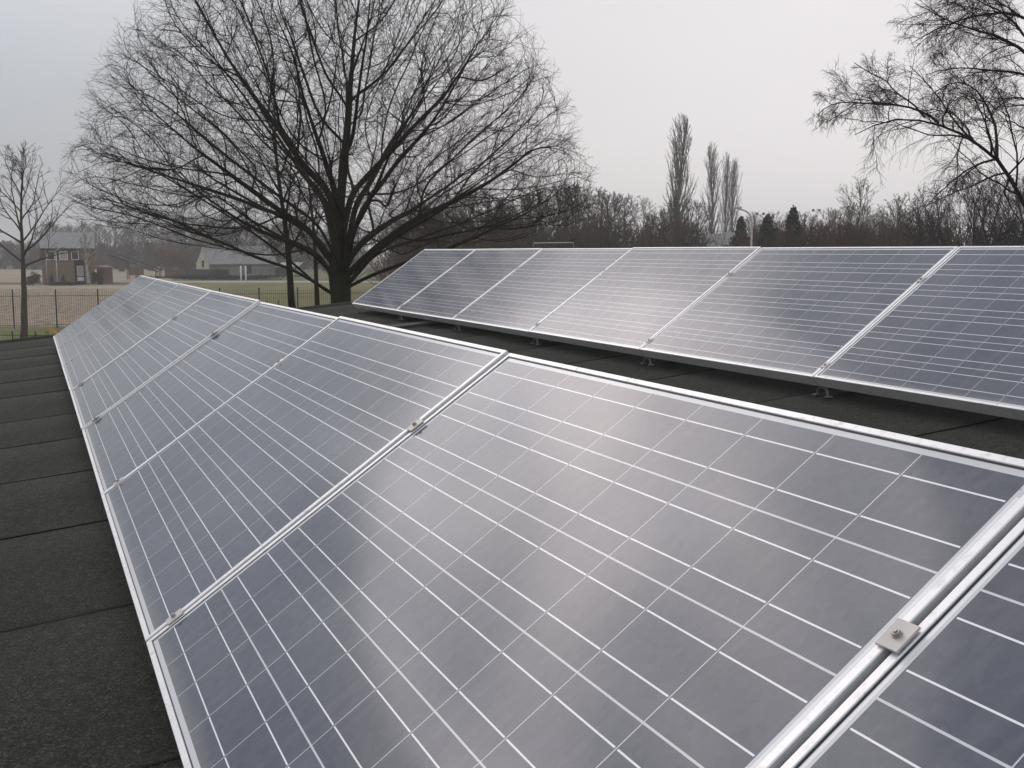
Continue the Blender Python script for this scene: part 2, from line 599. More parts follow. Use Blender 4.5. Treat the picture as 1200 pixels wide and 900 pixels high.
c0 = at(600, 200)
HALF = 650.0
ground_sheet('ground', [(c0.x - HALF, c0.y - HALF), (c0.x + HALF, c0.y - HALF), (c0.x + HALF, c0.y + HALF), (c0.x - HALF, c0.y + HALF)], G, M_MEADOW)
ground_sheet('ploughed_field', px_quad(-700, 190, 57.4, 116, -500, 150), G + .004, M_PLOUGH)
ground_sheet('grass_strip', px_quad(-900, 200, 41, 57.1, -700, 205), G + .004, M_GREEN)
ground_sheet('sports_field', px_quad(205, 760, 58.8, 140, 168, 640), G + .008, M_PITCH)
ground_sheet('verge', px_quad(-600, 196, 116.3, 131, -500, 188), G + .008, M_STRAW)
ground_sheet('track', px_quad(165, 560, 141, 149, 168, 520), G + .012, M_SAND)
ground_sheet('meadow_strip', px_quad(150, 480, 162, 196), G + .012, M_GREEN)
ground_sheet('stubble_field', px_quad(-500, 200, 141, 300, -300, 210), G + .016, M_FIELD)

# ------------------------------------------------------------------ the building under the panels
SLOPE = math.atan2(0.255, 2.88465)
RH = 0.10                                            # roof plane below the panels' lower edge


def roof_z(x):
    return math.tan(SLOPE) * x - RH / math.cos(SLOPE)


RX0, RX1, RY0, RY1 = -5.0, 7.4, -7.0, 11.35
bld = thing('flat_roof_building', (0, 0, G), 'brick building whose gently sloping dark felt roof carries both rows of solar panels', 'building')


def loc(bm_pts):
    return [(x, y, z - G) for x, y, z in bm_pts]


mb = MB()
wz0, wz1 = 0.0, None
i_ = .25
for (xa, xb, ya, yb) in ((RX0 + i_, RX1 - i_, RY1 - i_ - .24, RY1 - i_), (RX0 + i_, RX1 - i_, RY0 + i_, RY0 + i_ + .24)):
    mb.prism([(xa, 0), (xb, 0), (xb, roof_z(xb) - .14 - G), (xa, roof_z(xa) - .14 - G)], ya, yb, 'y')
for xa, xb in ((RX0 + i_, RX0 + i_ + .24), (RX1 - i_ - .24, RX1 - i_)):
    mb.prism([(xa, 0), (xb, 0), (xb, roof_z(xb) - .14 - G), (xa, roof_z(xa) - .14 - G)], RY0 + i_ + .243, RY1 - i_ - .243, 'y')
mb.build('wall', M_BRICK_OWN, bld)
mb = MB()
mb.prism([(RX0, roof_z(RX0) - .135 - G), (RX1, roof_z(RX1) - .135 - G), (RX1, roof_z(RX1) - .008 - G), (RX0, roof_z(RX0) - .008 - G)], RY0, RY1 - .02, 'y')
mb.build('roof_slab', M_DARKSTEEL, bld)

# felt laid in overlapping strips that run across the slope, each lapping 5 mm proud of the next one
rng = np.random.default_rng(5)
seams = [RY0, -6.1, -5.2, -4.3, -3.4, -2.5, -1.6, -.7, .2, 1.1, 2.0, 2.92, 3.82, 4.70, 5.54, 6.63, 7.5, 8.44, 9.35, 10.3, RY1]
NX = 250
xs = np.linspace(RX0, RX1, NX)


def wavy(seed, amp):
    r = np.random.default_rng(seed)
    w = np.zeros(NX)
    for f_ in (.35, .9, 2.1, 4.5, 9):
        w += np.sin(xs * f_ * 2 + r.uniform(0, 6.3)) * r.uniform(.4, 1) / (f_ ** .6)
    return w / 2 * amp


verts, quads = [], []
bead_v, bead_q = [], []
edges = []
skew = .012
for k, y in enumerate(seams):
    w = wavy(k, .010) if 0 < k < len(seams) - 1 else np.zeros(NX)
    edges.append(y + w + (skew * (xs + .3) if 0 < k < len(seams) - 1 else 0))
for k in range(len(seams) - 1):
    ya, yb = edges[k], edges[k + 1]
    base = len(verts)
    rise = wavy(k + 100, .0012)
    rows = [(ya, 0.0), (ya * .5 + yb * .5, .0022), (yb, .0042)]
    for (yy, dz) in rows:
        for i in range(NX):
            verts.append((xs[i], yy[i], roof_z(xs[i]) + dz + rise[i] - G))
    for j in range(2):
        for i in range(NX - 1):
            a = base + j * NX + i
            quads.append((a, a + 1, a + NX + 1, a + NX))
    # step down to the next strip
    nb = len(verts)
    for i in range(NX):
        verts.append((xs[i], yb[i] + .002, roof_z(xs[i]) - .003 - G))
    for i in range(NX - 1):
        a = base + 2 * NX + i
        quads.append((a, a + 1, nb + i + 1, nb + i))
    # squeezed-out bitumen along the lap
    if k < len(seams) - 2:
        b0 = len(bead_v)
        wdt = np.clip(.0075 + wavy(k + 40, .007), .0015, .02)
        for i in range(NX):
            zz = roof_z(xs[i]) - G
            for (oy, oz) in ((-.002, .0066), (wdt[i] * .5, .0072), (wdt[i], .0016)):
                bead_v.append((xs[i], yb[i] + oy, zz + oz))
        for i in range(NX - 1):
            for j in range(2):
                a = b0 + i * 3 + j
                bead_q.append((a, a + 3, a + 4, a + 1))
link_mesh('roof_felt', np_mesh('roof_felt', verts, quads), M_FELT, bld)
link_mesh('lap_bitumen', np_mesh('lap_bitumen', bead_v, bead_q), M_BITUMEN, bld)
mb = MB()
prof = [(RY1 - .10, .002), (RY1 - .055, .028), (RY1 + .015, .030), (RY1 + .018, -.12), (RY1 + .008, -.12), (RY1 + .004, .0)]
for xa, xb in [(RX0, RX0 + 3.1), (RX0 + 3.102, RX0 + 6.2), (RX0 + 6.202, RX0 + 9.3), (RX0 + 9.302, RX1)]:
    lo = [mb.bm.verts.new((xa, y, roof_z(xa) + z - G)) for y, z in prof]
    hi = [mb.bm.verts.new((xb, y, roof_z(xb) + z - G)) for y, z in prof]
    fs = [mb.bm.faces.new(lo[::-1]), mb.bm.faces.new(hi)]
    for i in range(len(prof)):
        j = (i + 1) % len(prof)
        fs.append(mb.bm.faces.new((lo[i], lo[j], hi[j], hi[i])))
    bmesh.ops.recalc_face_normals(mb.bm, faces=fs)
mb.build('roof_edge', M_FELT, bld)

# ------------------------------------------------------------------ solar modules
TILT = 0.60503
D2, Y2, Z2 = 2.88465, 2.85529, 0.255


def ring(bm, rects):
    """rects: list of (inset, z); builds a closed ring loft over these rectangles."""
    loops = []
    for ins, z in rects:
        loops.append([bm.verts.new(p) for p in ((ins, ins, z), (WID - ins, ins, z), (WID - ins, LEN - ins, z), (ins, LEN - ins, z))])
    for a, b in zip(loops, loops[1:] + loops[:1]):
        for i in range(4):
            j = (i + 1) % 4
            bm.faces.new((a[i], a[j], b[j], b[i]))
    bmesh.ops.recalc_face_normals(bm, faces=bm.faces[:])


def make_panel():
    root = thing('solar_panel', (0, 0, 0), 'x', 'solar panel')
    bm = bmesh.new()
    LIP = .0118
    ring(bm, [(0.0, -DEP), (0.0, -.0012), (.0012, 0), (LIP - .0008, 0), (LIP, -.0008), (LIP, -.0085), (.0022, -.0085), (.0022, -DEP + .002), (.022, -DEP + .002), (.022, -DEP)])
    me = bpy.data.meshes.new('frame')
    bm.to_mesh(me)
    bm.free()
    fr = link_mesh('frame', me, M_FRAME, root)
    bm = bmesh.new()
    ring(bm, [(LIP + .0002, -.0075), (LIP + .0002, -.0022), (LIP + .0020, -.0026), (LIP + .0022, -.0075)])
    me = bpy.data.meshes.new('gasket')
    bm.to_mesh(me)
    bm.free()
    link_mesh('gasket', me, M_GASKET, root)
    mb = MB()
    mb.box(.004, WID - .004, .004, LEN - .004, -.0078, -.0034)
    mb.build('laminate', M_CELL, root)
    return root


proto = make_panel()
rr = random.Random(3)
used = False


def place_panel(x, y, z, label, group):
    global used
    o = copy_tree(proto) if used else proto
    used = True
    o.location = (x, y, z)
    o.rotation_euler = (R(rr.uniform(-.2, .2)), -TILT + R(rr.uniform(-.25, .25)), 0)
    tag(o, label, 'solar panel', group)
    return o


GF, GB = 'solar panels of the front row', 'solar panels of the back row'
fl = ['solar panel cut by the lower right picture corner, beside the nearest clamp',
      'largest solar panel, filling the foreground of the front row',
      'second whole solar panel of the front row, right behind the largest one',
      'third whole solar panel of the front row counted from the foreground',
      'fourth whole solar panel of the front row counted from the foreground',
      'third solar panel from the far end of the front row',
      'last but one solar panel at the far end of the front row',
      'farthest solar panel of the front row, next to the roof edge']
for k in range(-1, 7):
    place_panel(0, k * PITCH_Y + .004, 0, fl[k + 1], GF)
bl = ['solar panel at the right picture edge in the back row',
      'second solar panel from the right in the back row',
      'third solar panel from the right in the back row',
      'third solar panel from the far left end of the back row',
      'second solar panel from the far left end of the back row',
      'farthest solar panel of the back row, leftmost and below the big tree']
for k in range(-1, 5):
    place_panel(D2, Y2 + k * PITCH_Y + .004, Z2, bl[k + 1], GB)

# ------------------------------------------------------------------ clamps
CT, ST = math.cos(TILT), math.sin(TILT)


def make_clamp():
    root = thing('module_clamp', (0, 0, 0), 'x', 'clamp')
    mb = MB()
    mb.box(-.0185, .0185, -.0145, .0145, .0006, .0038, .0005)
    mb.build('clamp_plate', M_CLAMP, root)
    mb = MB()
    mb.tube([(0, 0, .0038), (0, 0, .0050)], .0058, 20)
    mb.build('washer', M_BOLT, root)
    mb = MB()
    mb.prism([(.0050 * math.cos(a * math.pi / 3 + .3), .0050 * math.sin(a * math.pi / 3 + .3)) for a in range(6)], .0050, .0092)
    mb.tube([(0, 0, .0092), (0, 0, .0106)], .0026, 10)
    mb.tube([(0, 0, -.052), (0, 0, .0005)], .0036, 8)
    mb.build('bolt', M_BOLT, root)
    return root


cproto = make_clamp()
cused = False
jf = ['nearest joint of the front row, lower right', 'second joint of the front row', 'third joint of the front row', 'fourth joint of the front row',
      'third last joint of the front row', 'second last joint of the front row', 'farthest joint of the front row']
jb = ['rightmost joint of the back row', 'second joint from the right in the back row', 'third joint from the right in the back row',
      'second joint from the left in the back row', 'leftmost joint of the back row']
for row, (x0, y0, z0, names, grp) in enumerate(((0, 0, 0, jf, 'clamps on the joints of the front row'), (D2, Y2, Z2, jb, 'clamps on the joints of the back row'))):
    for k, nm in enumerate(names):
        for up, s in (('upper', .716), ('lower', .0745)):
            if row == 0 and k == 0 and up == 'lower':
                pass
            o = copy_tree(cproto) if cused else cproto
            cused = True
            s_ = s + rr.uniform(-.008, .008)
            o.location = (x0 + s_ * CT, y0 + k * PITCH_Y, z0 + s_ * ST)
            o.rotation_euler = (0, -TILT, R(rr.uniform(-2, 2)))
            tag(o, '%s bolted clamp on the %s' % (up, nm), 'clamp', grp)

# ------------------------------------------------------------------ mounting frames under the joints
def make_mount():
    """Origin at the panels' lower edge at a joint; x up the roof slope."""
    root = thing('mounting_frame', (0, 0, 0), 'x', 'mounting frame')
    mb = MB()
    m = Matrix.Rotation(-TILT, 4, 'Y')
    mb.box(.16, .97, -.016, .016, -DEP - .022, -DEP - .001, .002, mat=m)
    mb.build('rail', M_STEEL, root)
    fx = .055
    mb = MB()                                         # hoop-shaped front foot
    zt, zb = -.052, roof_z(fx) + .008
    ty = .034
    for sx in (0,):
        mb.tube([(fx, -ty - .012, zb + .003), (fx, -ty, zb + .003), (fx, -ty + .004, zt - .012), (fx, -ty + .014, zt), (fx, ty - .014, zt),
                 (fx, ty - .004, zt - .012), (fx, ty, zb + .003), (fx, ty + .012, zb + .003)], .0055, 8)
    mb.build('foot_hoop', M_STEEL, root)
    for ya, yb in ((-.054, -.030), (.030, .054)):
        mb = MB()
        mb.box(fx - .013, fx + .013, ya, yb, zb - .001, zb + .005, .001)
        mb.build('foot_plate', M_STEEL, root)
    bx = .93 * CT
    zt, zb = .93 * ST - .11, roof_z(bx) + .006
    mb = MB()
    mb.box(bx - .018, bx + .018, -.018, .018, zb, zt + .05, .002)
    mb.build('rear_post', M_STEEL, root)
    mb = MB()
    mb.box(bx - .06, bx + .06, -.05, .05, zb - .002, zb + .005, .001)
    mb.build('rear_plate', M_STEEL, root)
    return root


mproto = make_mount()
mused = False
mb_lab = ['grey hoop foot and rail under the %s' % s for s in
          ('back row joint at the right picture edge', 'back row joint right of the middle', 'third back row joint from the right',
           'back row joint near the grey pipe', 'second back row joint from the left', 'far left end of the back row')]
spots = [(D2, Y2 + k * PITCH_Y, Z2, mb_lab[k], 'mounting frames of the back row') for k in range(5)]
spots += [(D2, Y2 + 5 * PITCH_Y - .06, Z2, mb_lab[5], 'mounting frames of the back row')]
spots += [(0, k * PITCH_Y, 0, 'grey rail and rear post hidden under a joint of the front row', 'mounting frames of the front row') for k in range(0, 7)]
spots += [(0, 7 * PITCH_Y - .06, 0, 'grey rail and rear post hidden under a joint of the front row', 'mounting frames of the front row'),
          (0, -PITCH_Y + .05, 0, 'grey rail and rear post hidden under a joint of the front row', 'mounting frames of the front row')]
spots += [(D2, Y2 - PITCH_Y + .05, Z2, 'grey hoop foot and rail at the outer right end of the back row', 'mounting frames of the back row')]
for (x, y, z, lab, grp) in spots:
    o = copy_tree(mproto) if mused else mproto
    mused = True
    o.location = (x, y, z)
    tag(o, lab, 'mounting frame', grp)

mb = MB()
py = 7.92
mb.tube([(1.05, py - .03, roof_z(1.05) + .020), (1.8, py - .015, roof_z(1.8) + .020), (2.5, py, roof_z(2.5) + .020), (3.1, py + .03, roof_z(3.1) + .020), (3.3, py + .05, roof_z(3.3) + .020)], .016, 12)
tag(mb.build('conduit_pipe', M_PIPE), 'grey pipe lying across the dark felt between the two panel rows', 'pipe')

# ------------------------------------------------------------------ trees
def norm(a):
    return a / np.maximum(np.linalg.norm(a, axis=-1, keepdims=True), 1e-9)


def perp(a, rng):
    r = rng.normal(size=a.shape)
    r -= a * np.sum(r * a, axis=-1, keepdims=True)
    return norm(r)


def grow_lines(start, d, length, nseg, wander, up, rng, droop=0.0):
    """Polylines (N, nseg+1, 3) grown from start along d, bending towards +z by up and wandering."""
    n = len(start)
    pts = np.zeros((n, nseg + 1, 3))
    pts[:, 0] = start
    d = norm(d.copy())
    step = (length / nseg)[:, None]
    for i in range(nseg):
        d = d + rng.normal(size=(n, 3)) * wander
        d[:, 2] += up - droop * (i / nseg)
        d = norm(d)
        pts[:, i + 1] = pts[:, i] + d * step
    return pts


def tubes(pts, rad, k):
    """pts (N,S,3), rad (N,S) -> verts, quads"""
    n, s, _ = pts.shape
    t = np.empty_like(pts)
    t[:, 1:-1] = pts[:, 2:] - pts[:, :-2]
    t[:, 0] = pts[:, 1] - pts[:, 0]
    t[:, -1] = pts[:, -1] - pts[:, -2]
    t = norm(t)
    main = norm(pts[:, -1] - pts[:, 0])
    ref = np.where(np.abs(main[:, 2:3]) > .8, np.array([[1., 0, 0]]), np.array([[0, 0, 1.]]))
    ref = np.repeat(ref[:, None, :], s, 1)
    a = norm(ref - t * np.sum(ref * t, -1, keepdims=True))
    b = np.cross(t, a)
    ang = np.arange(k) * 2 * np.pi / k
    v = pts[:, :, None, :] + rad[:, :, None, None] * (a[:, :, None, :] * np.cos(ang)[None, None, :, None] + b[:, :, None, :] * np.sin(ang)[None, None, :, None])
    v = v.reshape(-1, 3)
    base = (np.arange(n)[:, None, None] * s + np.arange(s - 1)[None, :, None]) * k
    q = np.arange(k)[None, None, :]
    q2 = (q + 1) % k
    f = np.stack([base + q, base + q2, base + k + q2, base + k + q], -1).reshape(-1, 4)
    return v, f


class TreeMesh:
    def __init__(s):
        s.v, s.f, s.n = [], [], 0

    def add(s, pts, rad, k):
        v, f = tubes(pts, rad, k)
        s.v.append(v)
        s.f.append(f + s.n)
        s.n += len(v)

    def mesh(s, name):
        return np_mesh(name, np.concatenate(s.v), np.concatenate(s.f))


def children(pts, length, per, t0, t1, ang, ratio, rng, taper=.6, flat=0.0):
    """Start points, directions, lengths and parent index/param of side branches on polylines pts."""
    n, s, _ = pts.shape
    t = t0 + (t1 - t0) * (np.arange(per)[None, :] + rng.uniform(0, 1, (n, per))) / per
    f = t * (s - 1)
    i0 = np.minimum(f.astype(int), s - 2)
    fr = (f - i0)[..., None]
    idx = np.arange(n)[:, None]
    p = pts[idx, i0] * (1 - fr) + pts[idx, i0 + 1] * fr
    tg = norm(pts[idx, i0 + 1] - pts[idx, i0])
    a = np.radians(rng.normal(ang, ang * .22, (n, per)))[..., None]
    pr = perp(tg, rng)
    if flat:
        pr[..., 2] *= (1 - flat)
        pr = norm(pr)
    d = tg * np.cos(a) + pr * np.sin(a)
    ln = length[:, None] * ratio * (1.0 - taper * t) * rng.uniform(.65, 1.2, (n, per))
    return p.reshape(-1, 3), d.reshape(-1, 3), ln.reshape(-1), t.reshape(-1), np.repeat(np.arange(n), per)


def ell_clip(p, d, ln, c, ax, rng):
    """Shorten branches so that they end inside an ellipsoid."""
    q = (p - c) / ax
    e = d / ax
    A = np.sum(e * e, -1)
    B = np.sum(q * e, -1)
    C_ = np.sum(q * q, -1) - 1
    disc = np.maximum(B * B - A * C_, 0)
    dist = np.maximum((-B + np.sqrt(disc)) / A, .12)
    return np.minimum(ln, dist * rng.uniform(.85, 1.03, len(ln)))


def lin(r0, r1, n, p=1.0):
    w = np.linspace(0, 1, n) ** p
    return r0[:, None] * (1 - w) + np.broadcast_to(r1, r0.shape)[:, None] * w


def tree_parts(root, wood, crown, m_wood, m_twig):
    a = link_mesh('trunk', wood.mesh('trunk'), m_wood, root, True)
    b = link_mesh('crown', crown.mesh('crown'), m_twig, root, True)
    return a, b


def levels(wood, crown, pts, ln, rad_fun, spec, rng, env=None, skirt=None):
    """Grow further branch orders. spec: list of dict(per,t0,ang,ratio,nseg,wander,up,k,r,wood)"""
    rp = rad_fun
    for sp in spec:
        p, d, l, t, par = children(pts, ln, sp['per'], sp['t0'], sp.get('t1', 1.0), sp['ang'], sp['ratio'], rng, sp.get('taper', .6), sp.get('flat', 0))
        if env is not None:
            l = ell_clip(p, d, l, env[0], env[1], rng)
        if skirt is not None:                         # nothing hangs below a shallow cone round the fork
            e = p + d * l[:, None]
            low = e[:, 2] < skirt[0] + skirt[1] * np.hypot(e[:, 0], e[:, 1])
            d[low, 2] = np.abs(d[low, 2]) + .15
            d = norm(d)
            l = np.where(low, l * .6, l)
        keep = l > sp.get('min', .1)
        p, d, l, t, par = p[keep], d[keep], l[keep], t[keep], par[keep]
        npts = grow_lines(p, d, l, sp['nseg'], sp['wander'], sp['up'], rng, sp.get('droop', 0))
        pr = rp[par, np.minimum((t * (rp.shape[1] - 1)).astype(int), rp.shape[1] - 1)]
        r0 = np.clip(np.minimum(pr * .75, l * sp['r']), sp['rmin'], None)
        nr = lin(r0, np.maximum(r0 * .3, sp['rmin'] * .7), sp['nseg'] + 1)
        (wood if sp.get('wood') else crown).add(npts, nr, sp['k'])
        pts, ln, rp = npts, l, nr


# --- the great bare tree beyond the roof edge
def big_tree():
    rng = np.random.default_rng(11)
    dd = 26.0
    base = at(402, dd)
    root = thing('broad_oak', base, 'huge spreading bare tree with a short dark trunk behind the roof edge', 'tree')
    px = dd / FPX
    C0 = np.array([0, 0, EYE + (295 - 322) * px])       # crown centre above the ground
    AX = np.array([299 * px, 299 * px, 400 * px])
    right = np.array([RT[0], RT[1], 0])
    fwd = np.array([FW[0], FW[1], 0])
    wood, crown = TreeMesh(), TreeMesh()
    zf = EYE + (295 - 322) * px
    tp = np.array([[[0.03, 0, -.1], [0.03, 0, .5], [.02, 0, 1.3], [0, 0, 2.2], [0, 0, zf - .5], [-.02, 0, zf], [-.03, 0, zf + .55], [0, 0, zf + 1.2]]])
    wood.add(tp, np.array([[.42, .33, .27, .245, .25, .27, .22, .12]]), 14)
    # main limbs: azimuth measured in the picture plane, elevation, start height on the trunk, start radius
    # limbs start as short stubs round the low fork and then compete for the room inside the dome
    els = [18, 26, 34, 42, 50, 57, 64, 72, 80]
    limbs = [(i * 2.39996 + rng.uniform(-.3, .3), els[i % len(els)] + rng.uniform(-4, 4)) for i in range(34)]
    limbs += [(0.1, 18), (-.1, 34), (3.0, 15), (3.2, 30), (3.1, 46), (.15, 52)]
    nodes, par, dirs = [], [], []

    def addn(p, pa, d):
        nodes.append(p)
        par.append(pa)
        dirs.append(d)
        return len(nodes) - 1
    tz = np.linspace(zf - .75, zf + .75, 9)
    last = -1
    for z in tz:
        last = addn(np.array([rng.normal() * .015, rng.normal() * .015, z]), last, np.array([0, 0, 1.]))
    for az, el in limbs:
        k0 = int(np.clip(8 * (el / 85) ** .8 + rng.uniform(-1, 1), 0, 8))
        hd = right * math.cos(az) + fwd * math.sin(az)
        e0 = R(min(86, el + rng.uniform(8, 18)))
        d = hd * math.cos(e0) + np.array([0, 0, math.sin(e0)])
        p, pa = nodes[k0], k0
        for _ in range(int(rng.integers(4, 8))):
            d = norm(d + rng.normal(size=3) * .07)
            p = p + d * .22
            pa = addn(p, pa, d)
    A = []
    while sum(map(len, A)) < 11000:
        q = rng.uniform(-1, 1, (6000, 3))
        r_ = np.linalg.norm(q, axis=1)
        q = q[(r_ < 1) & (rng.uniform(0, 1, 6000) < .25 + .75 * r_ ** 2)]
        q = q * AX + C0
        rho = np.hypot(q[:, 0], q[:, 1])
        q = q[(q[:, 2] > zf - .25 + .245 * rho) & (np.linalg.norm(q - np.array([0, 0, zf]), axis=1) > 1.5)]
        A.append(q)
    A = np.concatenate(A)[:11000]
    from mathutils.kdtree import KDTree
    best_d = np.full(len(A), 1e9)
    best_n = np.zeros(len(A), int)
    new = list(range(len(nodes)))
    STEP, KILL = .20, .34
    for it in range(120):
        kd = KDTree(len(new))
        for i in new:
            kd.insert(nodes[i], i)
        kd.balance()
        for k in range(len(A)):
            _, i, dd_ = kd.find(A[k])
            if dd_ < best_d[k]:
                best_d[k], best_n[k] = dd_, i
        alive = best_d > KILL
        A, best_d, best_n = A[alive], best_d[alive], best_n[alive]
        if len(A) < 20:
            break
        act = best_d < 3.2
        acc = {}
        for k in np.nonzero(act)[0]:
            v = (A[k] - nodes[best_n[k]]) / best_d[k]
            acc[best_n[k]] = acc.get(best_n[k], 0) + v
        new = []
        for i, v in acc.items():
            d = norm(norm(v) + dirs[i] * 1.1 + rng.normal(size=3) * .10)
            new.append(addn(nodes[i] + d * STEP, i, d))
        if not new:
            break
    nn = len(nodes)
    P = np.array(nodes)
    par = np.array(par)
    Dn = np.array(dirs)
    kids = [[] for _ in range(nn)]
    for i in range(nn):
        if par[i] >= 0:
            kids[par[i]].append(i)
    EXP = 2.12
    rp_ = np.zeros(nn)
    for i in range(nn - 1, -1, -1):
        rp_[i] = max(rp_[i], .0058 ** EXP)
        if par[i] >= 0:
            rp_[par[i]] += rp_[i]
    rad = rp_ ** (1 / EXP)
    rad = np.minimum(rad * np.clip(1 + (rad - .014) * 14, 1.0, 1.38), .135)
    rad[:9] = .19
    # chains: each node goes on along its thickest child
    starts = [(0, -1)]
    while starts:
        i, pa = starts.pop()
        ch = [i] if pa < 0 else [pa, i]
        while kids[i]:
            ks = sorted(kids[i], key=lambda k: -rad[k])
            starts += [(k, i) for k in ks[1:]]
            i = ks[0]
            ch.append(i)
        if len(ch) < 2:
            continue
        q = P[ch].copy()
        for _ in range(2):
            q[1:-1] = q[1:-1] * .5 + .25 * (q[:-2] + q[2:])
        rr_ = rad[ch].copy()
        if pa >= 0:
            rr_[0] = min(rr_[0], rr_[1] * 1.15)
        rr_[-1] *= .7
        k_ = 9 if rr_[0] > .05 else 6 if rr_[0] > .02 else 4
        wood.add(q[None], rr_[None], k_)
    # fine twigs on all the thin wood
    thin = np.nonzero((rad < .030) & (np.arange(nn) > 300))[0]
    idx = np.concatenate([thin, thin[rng.uniform(0, 1, len(thin)) < .6]])
    d = norm(Dn[idx] + perp(Dn[idx], rng) * rng.uniform(.45, 1.0, (len(idx), 1)))
    rho = np.hypot(P[idx, 0], P[idx, 1])
    d[:, 2] = np.where(P[idx, 2] < zf + .30 * rho, np.abs(d[:, 2]), d[:, 2])
    l = ell_clip(P[idx], d, rng.uniform(.30, .75, len(idx)), C0, AX * 1.03, rng)
    tp_ = grow_lines(P[idx], d, l, 4, .13, .02, rng)
    tr = lin(np.full(len(idx), .0042), np.full(len(idx), .0026), 5)
    crown.add(tp_, tr, 3)
    levels(wood, crown, tp_, l, tr, [dict(per=3, t0=.2, ang=42, ratio=.62, nseg=3, wander=.14, up=.015, k=3, r=.006, rmin=.0022, taper=.35, min=.05)], rng, (C0, AX * 1.04))
    tree_parts(root, wood, crown, M_BARK_OLD, M_TWIG)


big_tree()


# --- generic upright bare tree, returns (wood, crown) with its base at the origin
def bare_tree(seed, H, rx, fork=.3, r_base=.15, limbs=16, el=(25, 80), twig=.006, dens=(7, 6, 4), up=.03, droop=0.0, stems=1, wander=.07, ang=36, lean=0.0):
    rng = np.random.default_rng(seed)
    wood, crown = TreeMesh(), TreeMesh()
    C0 = np.array([0, 0, H * (.5 + fork / 2)])
    AX = np.array([rx, rx, H * (1 - fork) / 2 * 1.02])
    allp, alll, allr = [], [], []
    for s in range(stems):
        ns = 14
        sp = np.zeros((1, 3)) if stems == 1 else np.array([[rng.normal() * .25, rng.normal() * .25, 0]])
        sd = np.array([[lean, 0, 1.]]) if stems == 1 else norm(np.array([[rng.normal() * .45, rng.normal() * .45, 1.]]))
        hh = H * (.95 if stems == 1 else rng.uniform(.75, 1.05))
        pts = grow_lines(sp, sd, np.array([hh]), ns, .03 if stems == 1 else .06, .03, rng)
        rb = r_base if stems == 1 else r_base * rng.uniform(.5, 1)
        rad = lin(np.array([rb]), np.array([twig * 1.5]), ns + 1, .8)
        rad[0, 0] *= 1.35
        wood.add(pts, rad, 8)
        n = limbs if stems == 1 else max(4, limbs // stems)
        t = np.linspace(fork, .97, n) + rng.uniform(-.02, .02, n)
        f = np.clip(t, 0, .99) * ns
        i0 = f.astype(int)
        fr = (f - i0)[:, None]
        p = pts[0, i0] * (1 - fr) + pts[0, i0 + 1] * fr
        az = np.arange(n) * 2.39996 + rng.uniform(-.4, .4, n)
        w = (t - fork) / (1 - fork)
        e = np.radians(el[0] + (el[1] - el[0]) * w + rng.uniform(-6, 6, n))
        d = np.stack([np.cos(az) * np.cos(e), np.sin(az) * np.cos(e), np.sin(e)], -1)
        l = ell_clip(p, d, np.full(n, H), C0, AX, rng)
        lp = grow_lines(p, d, l, 10, wander, up, rng, droop)
        r0 = np.minimum(rad[0, i0] * .62, l * .022)
        lr = lin(np.maximum(r0, twig * 1.3), np.full(n, twig), 11, .8)
        wood.add(lp, lr, 6)
        allp.append(lp)
        alll.append(l)
        allr.append(lr)
    pts, ln, rad = np.concatenate(allp), np.concatenate(alll), np.concatenate(allr)
    spec = [dict(per=dens[0], t0=.15, ang=ang, ratio=.55, nseg=6, wander=wander * 1.2, up=up, k=4, r=.014, rmin=twig * 1.25, droop=droop, min=.1, wood=True),
            dict(per=dens[1], t0=.12, ang=ang, ratio=.48, nseg=4, wander=wander * 1.4, up=up, k=3, r=.012, rmin=twig, droop=droop * 1.5, min=.08),
            dict(per=dens[2], t0=.12, ang=ang, ratio=.55, nseg=3, wander=wander * 1.5, up=up, k=3, r=.010, rmin=twig * .8, droop=droop * 2, min=.05)]
    levels(wood, crown, pts, ln, rad, spec, rng, (C0, AX * 1.05))
    return wood, crown


def tree(name, u, d, seed, H, rx, label, m_wood, m_twig, group=None, **kw):
    root = thing(name, at(u, d), label, 'tree', group)
    w, c = bare_tree(seed, H, rx, **kw)
    tree_parts(root, w, c, m_wood, m_twig)
    return root


# slim tree at the left picture edge
tree('young_tree', 29, 45, 21, 8.5, 2.9, 'young bare tree with a slim trunk at the left picture edge', M_BARK_GREY, M_TWIG,
     fork=.40, r_base=.17, limbs=19, el=(30, 76), twig=.0050, dens=(7, 5, 4), up=.025, wander=.09)
# two slim trunks just left of the great tree
tree('slim_tree', 353, 31, 22, 9.6, 1.7, 'slim bare tree, the left one of two trunks just left of the great tree', M_BARK_OLD, M_TWIG,
     fork=.42, r_base=.16, limbs=12, el=(45, 80), twig=.005, dens=(6, 4, 3), lean=-.035)
tree('slim_tree', 374, 34, 23, 8.2, 1.6, 'slim bare tree close against the left side of the great trunk', M_BARK_OLD, M_TWIG,
     fork=.45, r_base=.13, limbs=10, el=(40, 80), twig=.005, dens=(5, 4, 3), lean=.02)


